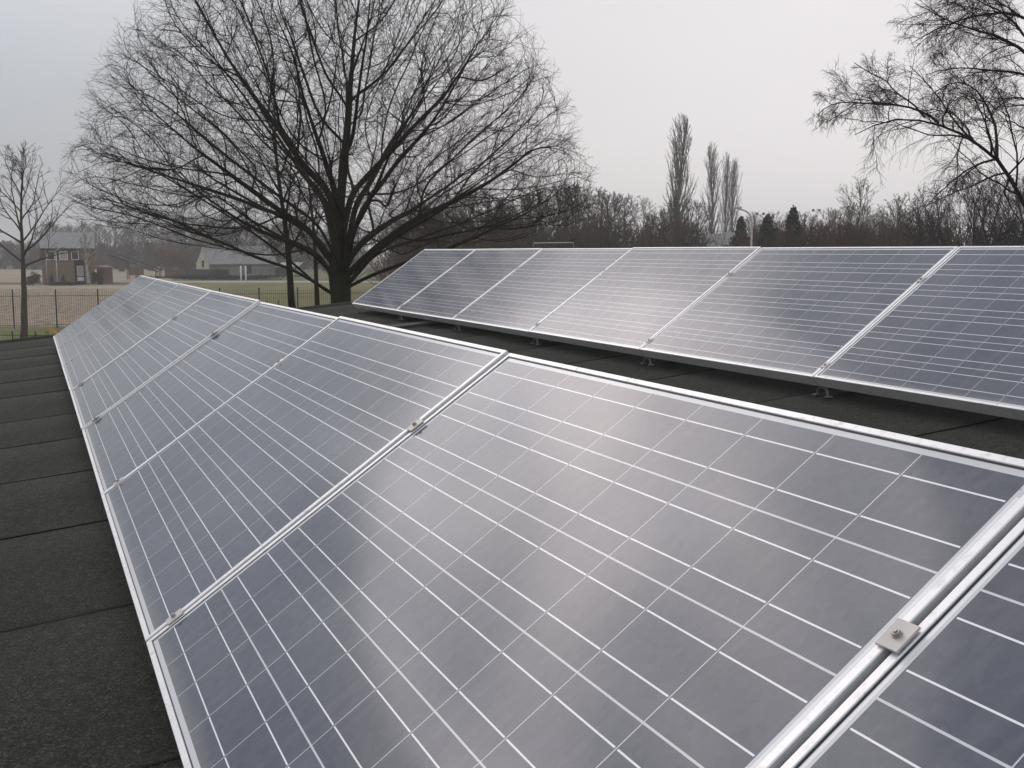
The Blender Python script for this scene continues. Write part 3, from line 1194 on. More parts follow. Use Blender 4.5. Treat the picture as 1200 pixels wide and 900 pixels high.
# --- the drooping tree reaching in from the right
def right_tree():
    rng = np.random.default_rng(31)
    dd = 17.0
    base = at(1262, dd)
    root = thing('drooping_birch', base, 'bare tree with fine drooping twigs reaching in at the upper right corner', 'tree')
    wood, crown = TreeMesh(), TreeMesh()

    def P3(u, v, d):
        return np.array(at(u, d, v=v) - base)
    trunk = [np.array([0, 0, -.1]), P3(1258, 420, dd), P3(1250, 330, dd), P3(1225, 270, dd - .1), P3(1240, 170, dd + .2), P3(1238, 60, dd + .2), P3(1232, -60, dd), P3(1225, -200, dd), P3(1222, -330, dd)]
    trunk = [np.array([0, 0, -.1]), P3(1258, 470, dd), P3(1252, 380, dd), P3(1246, 300, dd), P3(1242, 200, dd + .1), P3(1240, 90, dd + .2), P3(1232, -40, dd), P3(1225, -190, dd), P3(1222, -330, dd)]
    wood.add(np.array([trunk]), np.array([[.24, .19, .17, .155, .13, .11, .08, .05, .015]]), 10)
    # limbs as seen, each with its own depth
    L = [([(1243, 305), (1210, 262), (1184, 205), (1168, 183), (1140, 163), (1112, 149), (1090, 140), (1064, 138), (1040, 141), (1016, 146), (1002, 158)], .062, -.2, -1.2),
         ([(1100, 144), (1080, 130), (1058, 124), (1034, 120), (1008, 121), (984, 119), (966, 124), (956, 138)], .026, -.7, -1.5),
         ([(1084, 138), (1070, 122), (1052, 110), (1040, 96), (1022, 86), (1002, 74)], .02, -.7, -.2),
         ([(1168, 184), (1168, 150), (1160, 128), (1147, 108), (1132, 96), (1112, 96), (1090, 112)], .036, -.3, .6),
         ([(1140, 163), (1132, 146), (1118, 134), (1096, 128), (1080, 130)], .02, -.5, .6),
         ([(1170, 186), (1150, 190), (1128, 203), (1112, 216), (1096, 230), (1082, 250)], .026, -.3, -1.6),
         ([(1150, 190), (1120, 214), (1098, 246)], .012, -.5, -1.2),
         ([(1184, 206), (1176, 224), (1186, 246), (1198, 262), (1206, 280)], .024, -.2, -.9),
         ([(1241, 110), (1210, 70), (1180, 44), (1150, 38), (1120, 28), (1092, 14), (1072, 4)], .05, .2, -.6),
         ([(1241, 120), (1214, 92), (1190, 82), (1160, 84), (1130, 76), (1104, 84), (1086, 88)], .04, .2, 1.0),
         ([(1240, 60), (1212, 24), (1180, 14), (1140, 18), (1110, 28), (1084, 42), (1066, 52)], .045, .2, -.4),
         ([(1238, 20), (1206, -14), (1170, -30), (1130, -30), (1094, -20), (1070, -6)], .045, .2, .4),
         ([(1240, 80), (1206, 50), (1186, 22), (1160, 6), (1130, -8), (1106, -12)], .04, .3, 1.6),
         ([(1242, 150), (1214, 122), (1192, 112), (1166, 120), (1140, 118)], .035, .3, 1.4),
         ([(1243, 190), (1222, 160), (1200, 150), (1180, 140), (1158, 146)], .03, .3, 2.2),
         ([(1240, 40), (1270, 0), (1300, -50), (1340, -80)], .05, .2, 1.0), ([(1242, 140), (1280, 90), (1330, 60), (1380, 60)], .05, .2, -1.0),
         ([(1243, 220), (1290, 180), (1340, 170), (1390, 190)], .05, .2, .4), ([(1232, -60), (1200, -120), (1160, -150), (1130, -150)], .04, 0, -1.), ([(1228, -120), (1260, -180), (1290, -200)], .04, 0, 1.)]
    NSEG = 12
    allp, alll, allr = [], [], []
    for pl, r0, o0, o1 in L:
        pts = np.array([P3(u, v, dd + o0 + (o1 - o0) * i / (len(pl) - 1)) for i, (u, v) in enumerate(pl)])
        seg = np.linalg.norm(np.diff(pts, axis=0), axis=1)
        s = np.concatenate([[0], np.cumsum(seg)])
        q = np.linspace(0, s[-1], NSEG + 1)
        rp = np.stack([np.interp(q, s, pts[:, j]) for j in range(3)], -1)
        rp[1:-1] = rp[1:-1] * .6 + .2 * (rp[:-2] + rp[2:])
        rp[1:] += rng.normal(size=(NSEG, 3)) * .008
        allp.append(rp)
        alll.append(s[-1] * (.42 if pl[0][1] in (186, 190, 206) else 1.0))   # the low limbs carry only short twigs
        allr.append(lin(np.array([r0 * .8]), np.array([.005]), NSEG + 1, .75)[0])
    pts, ln, rad = np.array(allp), np.array(alll), np.array(allr)
    wood.add(pts, rad, 8)
    spec = [dict(per=18, t0=.24, t1=.94, ang=42, ratio=.46, nseg=7, wander=.13, up=.03, k=4, r=.011, rmin=.0042, droop=.06, taper=.72, wood=True, min=.15),
            dict(per=10, t0=.12, ang=40, ratio=.55, nseg=6, wander=.15, up=.0, k=3, r=.008, rmin=.0026, droop=.17, taper=.4, min=.1),
            dict(per=7, t0=.1, ang=38, ratio=.66, nseg=5, wander=.16, up=-.05, k=3, r=.006, rmin=.0019, droop=.26, taper=.3, min=.06)]
    levels(wood, crown, pts, ln, rad, spec, rng)
    tree_parts(root, wood, crown, M_BARK_BLACK, M_TWIG)


right_tree()

# --- tree belts further off: a handful of crowns, each copied, turned and scaled
def proto_tree(name, label, m_wood, m_twig, seed, **kw):
    root = thing(name, (0, 0, 0), label, 'tree')
    w, c = bare_tree(seed, **kw)
    tree_parts(root, w, c, m_wood, m_twig)
    return root


PR = {}
first = {}


def plant(kind, u, d, scale, label, group=None, sx=1.0, cat='tree', rz=None):
    p = PR[kind]
    if kind in first:
        o = copy_tree(p)
    else:
        o = p
        first[kind] = True
    o.location = at(u, d)
    o.rotation_euler = (0, 0, rr.uniform(0, 6.28) if rz is None else rz)
    o.scale = (scale * sx, scale * sx, scale)
    for k in ('label', 'group'):
        if k in o:
            del o[k]
    tag(o, label, cat, group)
    return o


PR['round_a'] = proto_tree('bare_tree', 'x', M_BARK_GREY, M_TWIG_BROWN, 41, H=10, rx=3.6, fork=.16, r_base=.17, limbs=18, el=(25, 80), twig=.014, dens=(7, 5, 4))
PR['round_b'] = proto_tree('bare_tree', 'x', M_BARK_GREY, M_TWIG_OLIVE, 42, H=10, rx=3.0, fork=.12, r_base=.15, limbs=20, el=(30, 82), twig=.014, dens=(7, 5, 4), wander=.09)
PR['birch'] = proto_tree('birch_tree', 'x', M_BARK_GREY, M_TWIG_PALE, 43, H=10, rx=2.2, fork=.15, r_base=.10, limbs=24, el=(48, 82), twig=.009, dens=(6, 4, 4), droop=.05)
PR['poplar'] = proto_tree('poplar_tree', 'x', M_BARK_GREY, M_TWIG_PALE, 44, H=24, rx=2.3, fork=.08, r_base=.35, limbs=52, el=(66, 84), twig=.014, dens=(7, 4, 3), up=.06, wander=.04, ang=20)
PR['shrub'] = proto_tree('bare_shrub', 'x', M_TWIG_BROWN, M_TWIG_RED, 45, H=5, rx=2.6, fork=.03, r_base=.06, limbs=36, el=(38, 75), twig=.011, dens=(6, 5, 4), stems=9)
PR['shrub_b'] = proto_tree('bare_shrub', 'x', M_TWIG_OLIVE, M_TWIG_BROWN, 46, H=5, rx=2.6, fork=.03, r_base=.06, limbs=36, el=(38, 75), twig=.011, dens=(6, 5, 4), stems=9)
PR['wide'] = proto_tree('spreading_tree', 'x', M_BARK_BLACK, M_TWIG, 52, H=7.6, rx=4.6, fork=.05, r_base=.16, limbs=77, el=(30, 76), twig=.0065, dens=(9, 6, 4), stems=9)

# poplars
plant('poplar', 793, 172, 1.06, 'tallest poplar, a lone pale column left of the poplar trio', 'columnar poplars', sx=1.25)
plant('poplar', 832, 196, .98, 'left and thickest poplar of the trio behind the street lamp', 'columnar poplars', sx=1.0)
plant('poplar', 847, 200, .92, 'slender middle poplar of the trio behind the street lamp', 'columnar poplars', sx=.78)
plant('poplar', 859, 203, .89, 'right poplar of the trio, just above the street lamp head', 'columnar poplars', sx=.85)
# belt behind the back row, from the great tree to the poplars
i = 0
for u in range(470, 812, 11):
    k = ('round_a', 'round_b')[i % 2] if i % 5 else 'birch'
    d_ = rr.uniform(105, 150)
    top = 227 + 7 * math.sin(u * .045) + rr.uniform(-8, 8) + (14 if u < 540 else 0) + (14 if u > 752 else 0)
    H_ = EYE + (295 - top) * d_ / FPX
    plant(k, u + rr.uniform(-6, 6), d_, H_ / 10, 'grey-brown bare tree in the dense belt between the great tree and the poplars', 'bare trees of the middle belt', sx=1.25)
    i += 1
for u in range(462, 812, 10):
    d_ = rr.uniform(88, 104)
    H_ = EYE + (295 - rr.uniform(250, 270)) * d_ / FPX
    plant(('shrub_b', 'shrub')[i % 3 == 0], u + rr.uniform(-5, 5), d_, H_ / 5, 'dense bare shrub along the foot of the middle tree belt', 'shrubs of the middle belt', sx=1.0, cat='shrub')
    i += 1
# belt right of the poplars
for u in range(880, 1120, 10):
    d_ = rr.uniform(120, 165)
    top = 254 + rr.uniform(-9, 9) - (10 if u > 960 else 0)
    H_ = EYE + (295 - top) * d_ / FPX
    plant(('birch', 'round_a', 'birch')[i % 3], u + rr.uniform(-5, 5), d_, H_ / 10, 'pale bare tree in the thin belt right of the poplars', 'bare trees of the right belt', sx=1.3)
    i += 1
for u in range(884, 1090, 9):
    d_ = rr.uniform(78, 96)
    H_ = EYE + (295 - rr.uniform(258, 268)) * d_ / FPX
    plant(('shrub', 'shrub', 'shrub_b')[i % 3], u + rr.uniform(-5, 5), d_, H_ / 5, 'reddish brown bare shrub in the hedge right of the street lamp', 'shrubs of the right belt', cat='shrub')
    i += 1
plant('birch', 998, 84, (EYE + 86 * 84 / FPX) / 10, 'pale feathery birch rising alone above the reddish shrubs', sx=1.1)
plant('round_a', 1052, 92, (EYE + 65 * 92 / FPX) / 10, 'grey bare tree between the pale birch and the wide dark tree', sx=.95)
plant('wide', 1140, 58, (EYE + 84 * 58 / FPX) / 7.3, 'wide dark bare tree with many stems below the drooping branches', sx=.98)
plant('wide', 1215, 64, (EYE + 88 * 64 / FPX) / 7.3, 'dark many-stemmed bare tree cut by the right picture edge', sx=.95)
for u, d_, t_ in ((1092, 70, 255), (1118, 66, 262), (1160, 70, 262), (1188, 66, 258)):
    plant('shrub_b', u, d_, (EYE + (295 - t_) * d_ / FPX) / 5, 'olive-brown shrub at the foot of the wide dark trees', 'shrubs under the wide trees', cat='shrub')

# far wood on the left, in the mist
for u in range(-30, 420, 7):
    d_ = rr.uniform(255, 300)
    top = (290 if u < 52 else 266 if u < 215 else 262) + rr.uniform(-9, 9)
    H_ = EYE + (295 - top) * d_ / FPX
    plant(('round_a', 'round_b', 'birch')[i % 3], u + rr.uniform(-4, 4), d_, H_ / 10, 'misty bare tree in the far wood behind the house and the barn', 'far trees in the mist', sx=1.7)
    i += 1
for u in range(-40, 420, 8):
    d_ = rr.uniform(240, 262)
    H_ = EYE + (295 - rr.uniform(281, 290)) * d_ / FPX
    plant('shrub_b', u + rr.uniform(-3, 3), d_, H_ / 5, 'misty bare thicket along the foot of the far wood', 'thickets of the far wood', sx=1.5, cat='shrub')
for u in range(120, 420, 20):
    d_ = rr.uniform(205, 235)
    H_ = EYE + (295 - rr.uniform(276, 284)) * d_ / FPX
    plant(('shrub_b', 'round_a')[i % 2], u + rr.uniform(-4, 4), d_, H_ / (5, 10)[i % 2], 'bare tree or shrub behind the barn and the conveyors', 'trees behind the barn', sx=1.0)
    i += 1


# --- leafy things
def leaves(pts, size, rng):
    n = len(pts)
    a = norm(rng.normal(size=(n, 3)))
    b = perp(a, rng)
    s = (size * rng.uniform(.6, 1.3, n))[:, None]
    v = np.stack([pts - a * s, pts + b * s * .6, pts + a * s, pts - b * s * .6], 1).reshape(-1, 3)
    return v, np.arange(n * 4).reshape(-1, 4)


def conifer(name, u, d, H, rx, label, group, seed, cat='conifer'):
    rng = np.random.default_rng(seed)
    root = thing(name, at(u, d), label, cat, group)
    mb = MB()
    mb.tube([(0, 0, 0), (0, 0, H * .5), (0, 0, H * .97)], [H * .018, H * .012, .01], 7)
    mb.build('trunk', M_BARK_GREY, root)
    pts = []
    nb = 170
    for i in range(nb):
        z = H * (.03 + .95 * (i / nb) ** .9)
        rr_ = rx * (1 - (z / H)) ** .75 * rng.uniform(.65, 1.1) + .05
        az = rng.uniform(0, 6.28)
        m = 34
        q = rng.uniform(.1, 1, m) ** .6 * rr_
        sp = .12 * rr_ + .05
        pts.append(np.stack([np.cos(az) * q + rng.normal(0, sp, m), np.sin(az) * q + rng.normal(0, sp, m), z - q * .12 + rng.normal(0, .12, m)], -1))
    v, f = leaves(np.concatenate(pts), H * .022, rng)
    link_mesh('foliage', np_mesh('foliage', v, f), M_LEAF_DARK, root)


def bush(name, u, d, w, h, label, mat, group=None, seed=1, n=3200, size=.07, cat='bush', dep=None, conical=False):
    rng = np.random.default_rng(seed)
    root = thing(name, at(u, d), label, cat, group, rz=-YAW)
    cl = norm(rng.normal(size=(16, 3))) * rng.uniform(.3, .85, (16, 1))
    p = []
    for c in cl:
        q = norm(rng.normal(size=(n // 16, 3))) * (rng.uniform(.2, 1, (n // 16, 1)) ** .5) * .42
        p.append(c + q)
    p = np.concatenate(p)
    p[:, 2] = (p[:, 2] + 1.15) / 2.3
    if conical:
        p[:, :2] *= np.maximum(.05, 1.1 - p[:, 2:3])
    p = p * np.array([w / 2, (dep or w) / 2, h])
    p = p[p[:, 2] > .02]
    v, f = leaves(p, size, rng)
    link_mesh('foliage', np_mesh('foliage', v, f), mat, root)
    mb = MB()
    mb.tube([(0, 0, 0), (.03, 0, h * .3), (0, .02, h * .6)], [.06, .045, .02], 6)
    for k in range(4):
        a = k * 1.6 + .3
        mb.tube([(0, 0, h * .12), (math.cos(a) * w * .2, math.sin(a) * (dep or w) * .2, h * .55)], [.035, .015], 5)
    mb.build('stem', M_BARK_GREY, root)
    return root


conifer('conifer_tree', 897, 82, EYE + 42 * 82 / FPX, 1.35, 'smaller dark conifer right of the street lamp', 'dark conifers', 61)
conifer('conifer_tree', 927, 84, EYE + 50 * 84 / FPX, 1.55, 'taller dark conifer, second one right of the street lamp', 'dark conifers', 62)
conifer('pine_tree', 866, 98, EYE + 40 * 98 / FPX, 1.5, 'dark pine just left of the street lamp pole, in front of the poplar trio', None, 63)
bush('evergreen_bush', 856, 74, 2.2, EYE + 17 * 74 / FPX, 'dark green bush before the small roofs near the street lamp', M_LEAF_BUSH, seed=70, size=.09)


# ------------------------------------------------------------------ tall picket fence
def fence(name, posts, hgt, bar_gap, label, post_r=.035, bar_r=.009, mat=M_DARKSTEEL):
    root = thing(name, posts[0], label, 'fence')
    o = posts[0]
    bars = MB()
    for a, b in zip(posts, posts[1:]):
        a_, b_ = a - o, b - o
        n_ = max(2, int((b_ - a_).length / bar_gap))
        dv = (b_ - a_) / n_
        for j in range(1, n_):
            q = a_ + dv * j
            bars.tube([(q.x, q.y, .06), (q.x, q.y, hgt * .97)], bar_r, 4)
        for zz in (.16, hgt * .86):
            bars.tube([(a_.x, a_.y, zz), (b_.x, b_.y, zz)], .016, 4)
    bars.build('bar_panel', mat, root)
    for p in posts:
        q = p - o
        mb = MB()
        mb.box(q.x - post_r, q.x + post_r, q.y - post_r, q.y + post_r, 0, hgt + .06, .006)
        mb.build('post', mat, root)
    return root


pp = []
for k in range(-4, 14):
    d_ = 56.0 + .53 * k
    m_ = -26.2 + 2.03 * k
    p = CAM[:2] + FW * d_ + RT * m_
    pp.append(Vector((p[0], p[1], G)))
fence('metal_fence', pp, 1.98, .11, 'tall dark metal picket fence crossing behind the trees, before the fields')
pp = []
for k in range(-4, 5):
    p = CAM[:2] + FW * 43.5 + RT * (-21.4 + .95 * k)
    pp.append(Vector((p[0], p[1], G)))
fence('low_fence', pp, .72, .10, 'low dark picket fence just beyond the roof edge at the left', .028, .009)

# stakes before the sports field
for k, u in enumerate((264, 280, 297, 314, 327, 340)):
    p = at(u, 53 + k * .3)
    mb = MB()
    lx = rr.uniform(-.03, .03)
    mb.tube([(0, 0, 0), (lx * .5, 0, .7), (lx, .02, rr.uniform(1.45, 1.75))], [.05, .045, .035], 7)
    o = mb.build('stake', M_STAKE)
    o.location = p
    tag(o, 'short dark stake before the tall fence, %s from the left in its row' % ORD[k], 'stake', 'stakes before the tall fence')

# yellow play slide peeping over the roof edge
p = at(60, 47)
root = thing('play_slide', p, 'yellow slide peeping over the roof edge beside the low fence', 'slide', rz=-YAW)
root.scale = (.55, .55, .55)
mb = MB()
prof = [(-.35, 1.02), (0.0, 1.0), (.25, .88), (.62, .55), (1.0, .28), (1.3, .24)]
for (y0, y1, dz) in ((-.22, .22, 0),):
    for a, b in zip(prof, prof[1:]):
        mb.prism([(a[0], a[1]), (b[0], b[1]), (b[0], b[1] + .04), (a[0], a[1] + .04)], y0, y1, 'y')
for y0 in (-.25, .222):
    for a, b in zip(prof, prof[1:]):
        mb.prism([(a[0], a[1]), (b[0], b[1]), (b[0], b[1] + .15), (a[0], a[1] + .15)], y0, y0 + .028, 'y')
mb.build('chute', M_YELLOW, root)
for y0 in (-.2, .2):
    for x0, z1 in ((-.3, 1.0), (.95, .28)):
        mb = MB()
        mb.tube([(x0, y0, 0), (x0, y0, z1)], .03, 8)
        mb.build('leg', M_DARKSTEEL, root)
for zz in (.22, .44, .66, .88):
    mb = MB()
    mb.tube([(-.3, -.2, zz), (-.3, .2, zz)], .018, 8)
    mb.build('rung', M_DARKSTEEL, root)
bush('ochre_bush', 42, 45.5, 1.1, .5, 'low ochre bush of dead leaves behind the low fence', varied('ochre_leaves', (.20, .13, .03), (.32, .21, .06), 3, .9), seed=75, n=1400, size=.05)


# ------------------------------------------------------------------ house on the left
def window(parent, x, z, w, h, y=-.0, glass=M_GLASS, mat=M_WHITE):
    """On a wall facing local -y at y."""
    t = .07
    mb = MB()
    mb.box(x, x + w, y - .03, y + .05, z, z + t)
    mb.box(x, x + w, y - .03, y + .05, z + h - t, z + h)
    mb.box(x, x + t, y - .03, y + .05, z + t + .001, z + h - t - .001)
    mb.box(x + w - t, x + w, y - .03, y + .05, z + t + .001, z + h - t - .001)
    f = mb.build('window', mat, parent)
    mb = MB()
    mb.box(x + t, x + w - t, y - .012, y + .03, z + t, z + h - t)
    mb.build('pane', glass, f)
    return f


hd = 134.0
s_ = hd / FPX
hp = at(50, hd)
house = thing('brick_house', hp, 'two-storey brick house with a grey tiled roof across the field at the left', 'house', rz=R(-1))
sx_ = s_ * .925
W_, Dp = 62 * sx_, 6.2
eave, ridge = 41.5 * s_, 59.5 * s_


def walls_gable(parent, W, Dp, eave, ridge, mat, z0=0.0, name='wall'):
    mb = MB()
    t = .25
    mb.box(0, W, 0, t, z0, eave)
    mb.box(0, W, Dp - t, Dp, z0, eave)
    for x0 in (0.003, W - t - .003):
        mb.prism([(t + .002, z0), (Dp - t - .002, z0), (Dp - t - .002, eave), (Dp / 2, ridge - .12), (t + .002, eave)], x0, x0 + t, 'x')
    return mb.build(name, mat, parent)


mb = MB()
t = .25
zb = 3.0
mb.box(0, W_, 0, t, zb, eave)
mb.box(0, W_, Dp - t, Dp, 0, eave)
for x0 in (0.003, W_ - t - .003):
    mb.prism([(t + .002, 0), (Dp - t - .002, 0), (Dp - t - .002, eave), (Dp / 2, ridge - .12), (t + .002, eave)], x0, x0 + t, 'x')
mb.build('wall', M_BRICK_RED, house)
mb = MB()
dx0, dx1 = 38 * sx_, 50 * sx_
mb.box(0, dx0, .003, t, 0, zb - .002)
mb.box(dx1, W_, .003, t, 0, zb - .002)
mb.build('ground_floor_wall', M_BRICK_TAN, house)
mb = MB()
mb.box(dx0, dx1, .55, .65, 0, zb - .004)
mb.build('porch_recess', M_DARK, house)
roof = MB()
ov = .35
for sgn in (0, 1):
    ya, yb = (-ov, Dp / 2) if sgn == 0 else (Dp + ov, Dp / 2)
    za = eave - .08
    roof.prism([(ya, za), (yb, ridge), (yb, ridge + .12), (ya, za + .12)], -.12, W_ + .12, 'x')
rf = roof.build('roof', M_TILE, house)
mb = MB()
mb.tube([(-.1, -ov - .06, eave - .06), (W_ + .1, -ov - .06, eave - .06)], .07, 8)
mb.build('gutter', M_DARKSTEEL, house)
window(house, 6.5 * sx_, 28 * s_, 9.5 * sx_, 10.5 * s_)
window(house, 21 * sx_, 28 * s_, 10 * sx_, 10.5 * s_, glass=M_CURTAIN)
window(house, 35 * sx_, 28 * s_, 9 * sx_, 10 * s_)
d_ = window(house, 41 * sx_, 1.0, .75, 1.25, .5, glass=M_CURTAIN)
mb = MB()
mb.box(41 * sx_, 41 * sx_ + .8, .46, .53, .35, .85)
mb.build('door_panel', M_WHITE, house)
mb = MB()
mb.tube([(5.5 * sx_, -.08, 0), (5.5 * sx_, -.08, eave - .1)], .05, 8)
mb.build('downpipe', M_PALE, house)
# low annex
ax = thing('brick_shed', at(114, hd + 2), 'dark red brick shed attached to the right of the brick house', 'shed', rz=-YAW)
mb = MB()
mb.box(0, .9, 0, 3, 0, 2.0)
mb.build('wall', M_BRICK_RED, ax)
mb = MB()
mb.prism([(-.1, 2.0), (1.0, 2.0), (1.0, 2.12), (-.1, 2.3)], -.1, 3.1, 'y')
mb.build('roof', M_TILE_RED, ax)

# things before the house
mb = MB()
mb.tube([(0, 0, 0), (0, 0, 4.2)], [.07, .05], 8)
mb.tube([(0, 0, 4.2), (.05, 0, 4.3), (.45, 0, 4.32)], [.05, .05, .05], 8)
o = mb.build('lamp_post', M_PALE)
o.location = at(67.5, 129)
tag(o, 'thin pale pole standing before the brick house', 'pole')
bush('round_bush', 39, 127, 1.95, 1.7, 'round green bush left of the brick house', M_LEAF_BUSH, seed=81, n=3000, size=.06)
bush('conical_shrub', 61.5, 131, .75, 1.5, 'dark conical shrub under the left window of the brick house', M_LEAF_DARK, 'conical shrubs by the house', 82, 1400, .05, 'shrub', conical=True)
bush('conical_shrub', 74.5, 131, .8, 1.55, 'dark conical shrub under the right window of the brick house', M_LEAF_DARK, 'conical shrubs by the house', 83, 1400, .05, 'shrub', conical=True)
bush('low_hedge', 76, 128, 6.6, .55, 'low dark hedge along the front of the brick house', M_LEAF_DARK, None, 84, 5200, .06, 'hedge', dep=.7)
bush('dark_evergreen', 115, 131, 1.5, 2.1, 'dark evergreen at the right corner of the brick house', M_LEAF_DARK, None, 85, 2600, .07)
tree('garden_birch', 104, 129, 91, 6.3, 1.35, 'pale forked birch in front of the right end of the brick house', M_BIRCH, M_TWIG_PALE,
     fork=.35, r_base=.19, limbs=16, el=(50, 80), twig=.012, dens=(6, 5, 4), droop=.06, lean=-.03)


# ------------------------------------------------------------------ farm buildings
# conveyors
def conveyor(u0, v0, u1, v1, d, label):
    a, b = at(u0, d, v=v0), at(u1, d, v=v1)
    root = thing('farm_conveyor', Vector((b.x, b.y, G)), label, 'conveyor', 'farm conveyors')
    o = Vector((b.x, b.y, G))
    a, b = a - o, b - o
    dr = (a - b).normalized()
    side = Vector((0, 0, 1)).cross(dr).normalized()
    mb = MB()
    for s in (-.3, .3):
        mb.tube([b + side * s, a + side * s], .10, 4)
    n_ = 12
    for k in range(n_ + 1):
        q = b + (a - b) * k / n_
        mb.tube([q - side * .3, q + side * .3], .05, 4)
    mb.build('beam', M_DARKSTEEL, root)
    for w in (.62, .05):
        q = b + (a - b) * w
        for s in (-.4, .4):
            mb = MB()
            mb.tube([Vector((q.x, q.y, 0)) + side * s, q + side * s * .7], .06, 6)
            mb.build('leg', M_DARKSTEEL, root)


conveyor(127, 298.5, 186, 318.5, 158, 'lower one of two long dark slanting farm conveyors behind the fields')
conveyor(141, 298.5, 190, 317, 163, 'upper one of two long dark slanting farm conveyors behind the fields')
sh = thing('brick_shed', at(151, 185), 'small red brick shed below the slanting conveyors', 'shed', rz=-YAW)
mb = MB()
mb.box(0, 1.8, 0, 2.4, 0, 1.5)
mb.build('wall', M_BRICK_RED, sh)
mb = MB()
mb.prism([(-.15, 1.5), (1.95, 1.5), (.9, 2.0)], -.15, 2.55, 'y')
mb.build('roof', M_TILE_RED, sh)
# low red wall and grey silage wall before the barn
wl = MB()
wl.box(0, 3.5, 0, .3, 0, 1.15, .02)
wl.box(-.02, 3.52, -.04, .34, 1.152, 1.22)
o = wl.build('brick_wall', M_BRICK_RED)
o.location = at(193, 172)
o.rotation_euler = (0, 0, -YAW)
tag(o, 'low red brick wall between the conveyors and the barn', 'wall')
wl = MB()
wl.box(0, 6.6, 0, .3, 0, 1.3, .02)
for k in range(8):
    wl.box(k * .94, k * .94 + .1, -.06, -.002, 0, 1.28)
o = wl.build('silage_wall', plain('dark_sheet', (.05, .055, .06), .6))
o.location = at(219, 170)
o.rotation_euler = (0, 0, -YAW)
tag(o, 'low dark grey wall in front of the barn gable', 'wall')
bush('rusty_tree', 197, 205, 4.6, 5.6, 'rusty brown leafy tree left of the barn', M_LEAF_RUST, None, 86, 5200, .12, 'tree')
bush('rusty_tree', 214, 212, 4.2, 4.7, 'darker rusty leafy tree right beside the barn gable', M_LEAF_RUST, None, 87, 4200, .12, 'tree')
bush('barn_hedge', 258, 168, 4.2, 1.4, 'dark hedge in front of the long grey barn wall', M_LEAF_DARK, None, 88, 2600, .09, 'hedge', dep=1.0)

bd = 176.0
s_ = bd / FPX
barn = thing('farm_barn', at(246, bd), 'long barn with a pale grey roof and cream gable behind the sports field', 'barn', rz=R(13))
BW, BD = 11.8, 6.0
be, brg = 2.2, 4.9
mb = MB()
mb.box(0, BW, 0, .25, 0, be)
mb.box(0, BW, BD - .25, BD, 0, be)
mb.build('long_wall', varied('grey_barn_wall', (.16, .155, .14), (.24, .23, .205), 1.2, .9), barn)
for x0 in (.003, BW - .253):
    mb = MB()
    mb.prism([(.252, 0), (BD - .252, 0), (BD - .252, be), (BD / 2, brg - .12), (.252, be)], x0, x0 + .25, 'x')
    mb.build('gable_wall', M_PLASTER, barn)
mb = MB()
for sgn in (0, 1):
    ya, yb = (-.4, BD / 2) if sgn == 0 else (BD + .4, BD / 2)
    mb.prism([(ya, be - .25), (yb, brg), (yb, brg + .1), (ya, be - .15)], -.15, BW + .15, 'x')
mb.build('roof', M_ETERNIT, barn)
mb = MB()
mb.box(6.3, 7.3, -.03, .02, .4, 1.8)
mb.build('door', M_DARK, barn)
mb = MB()
mb.box(-.03, .02, 2.4, 3.3, 1.5, 2.6)
mb.build('gable_hatch', M_DARK, barn)
lt = thing('lean_to', at(323, bd + 4), 'small lean-to with a light roof at the right end of the barn', 'shed', rz=-YAW)
mb = MB()
mb.box(0, 2.0, 0, 3, 0, 1.5)
mb.build('wall', M_DARK, lt)
mb = MB()
mb.prism([(-.4, 1.45), (3.2, 1.45), (3.2, 1.55), (-.4, 1.55)], -.2, .4, 'y')
mb.prism([(-.2, 1.56), (3.2, 2.2), (3.2, 2.28), (-.2, 1.64)], .402, 4.0, 'x')
mb.build('roof', plain('light_sheet', (.30, .30, .28), .7), lt)

# white posts on the sports field
for u, nm in ((282.6, 'left'), (288.3, 'right')):
    mb = MB()
    mb.tube([(0, 0, 0), (0, 0, 2.05), (0, 0, 2.12)], [.11, .11, .07], 10)
    o = mb.build('white_post', M_WHITE)
    o.location = at(u, 148)
    tag(o, '%s one of two white posts at the far side of the sports field' % nm, 'post', 'white posts')
bush('field_hedge', 270, 154, 26.0, .75, 'long low dark hedge behind the white posts', M_LEAF_DARK, None, 89, 9000, .09, 'hedge', dep=.9)


# ------------------------------------------------------------------ houses, lamps and frames behind the back row
def small_house(u, d, W, Dp, eave, ridge, label, rz, wall):
    h = thing('gabled_house', at(u, d), label, 'house', rz=-YAW + rz)
    walls_gable(h, W, Dp, eave, ridge, wall)
    mb = MB()
    for sgn in (0, 1):
        ya, yb = (-.3, Dp / 2) if sgn == 0 else (Dp + .3, Dp / 2)
        mb.prism([(ya, eave - .2), (yb, ridge), (yb, ridge + .1), (ya, eave - .1)], -.15, W + .15, 'x')
    mb.build('roof', M_TILE, h)
    window(h, W * .3, 1.0, 1.0, 1.1)
    return h


small_house(813, 112, 3.6, 2.7, 4.2, EYE + 20 * 112 / FPX, 'house with a small red brick gable below the poplars', R(-38), M_BRICK_RED)
small_house(851, 118, 3.0, 3.2, 4.5, EYE + 22 * 118 / FPX, 'second low house with a grey roof left of the street lamp', R(6), M_BRICK_TAN)


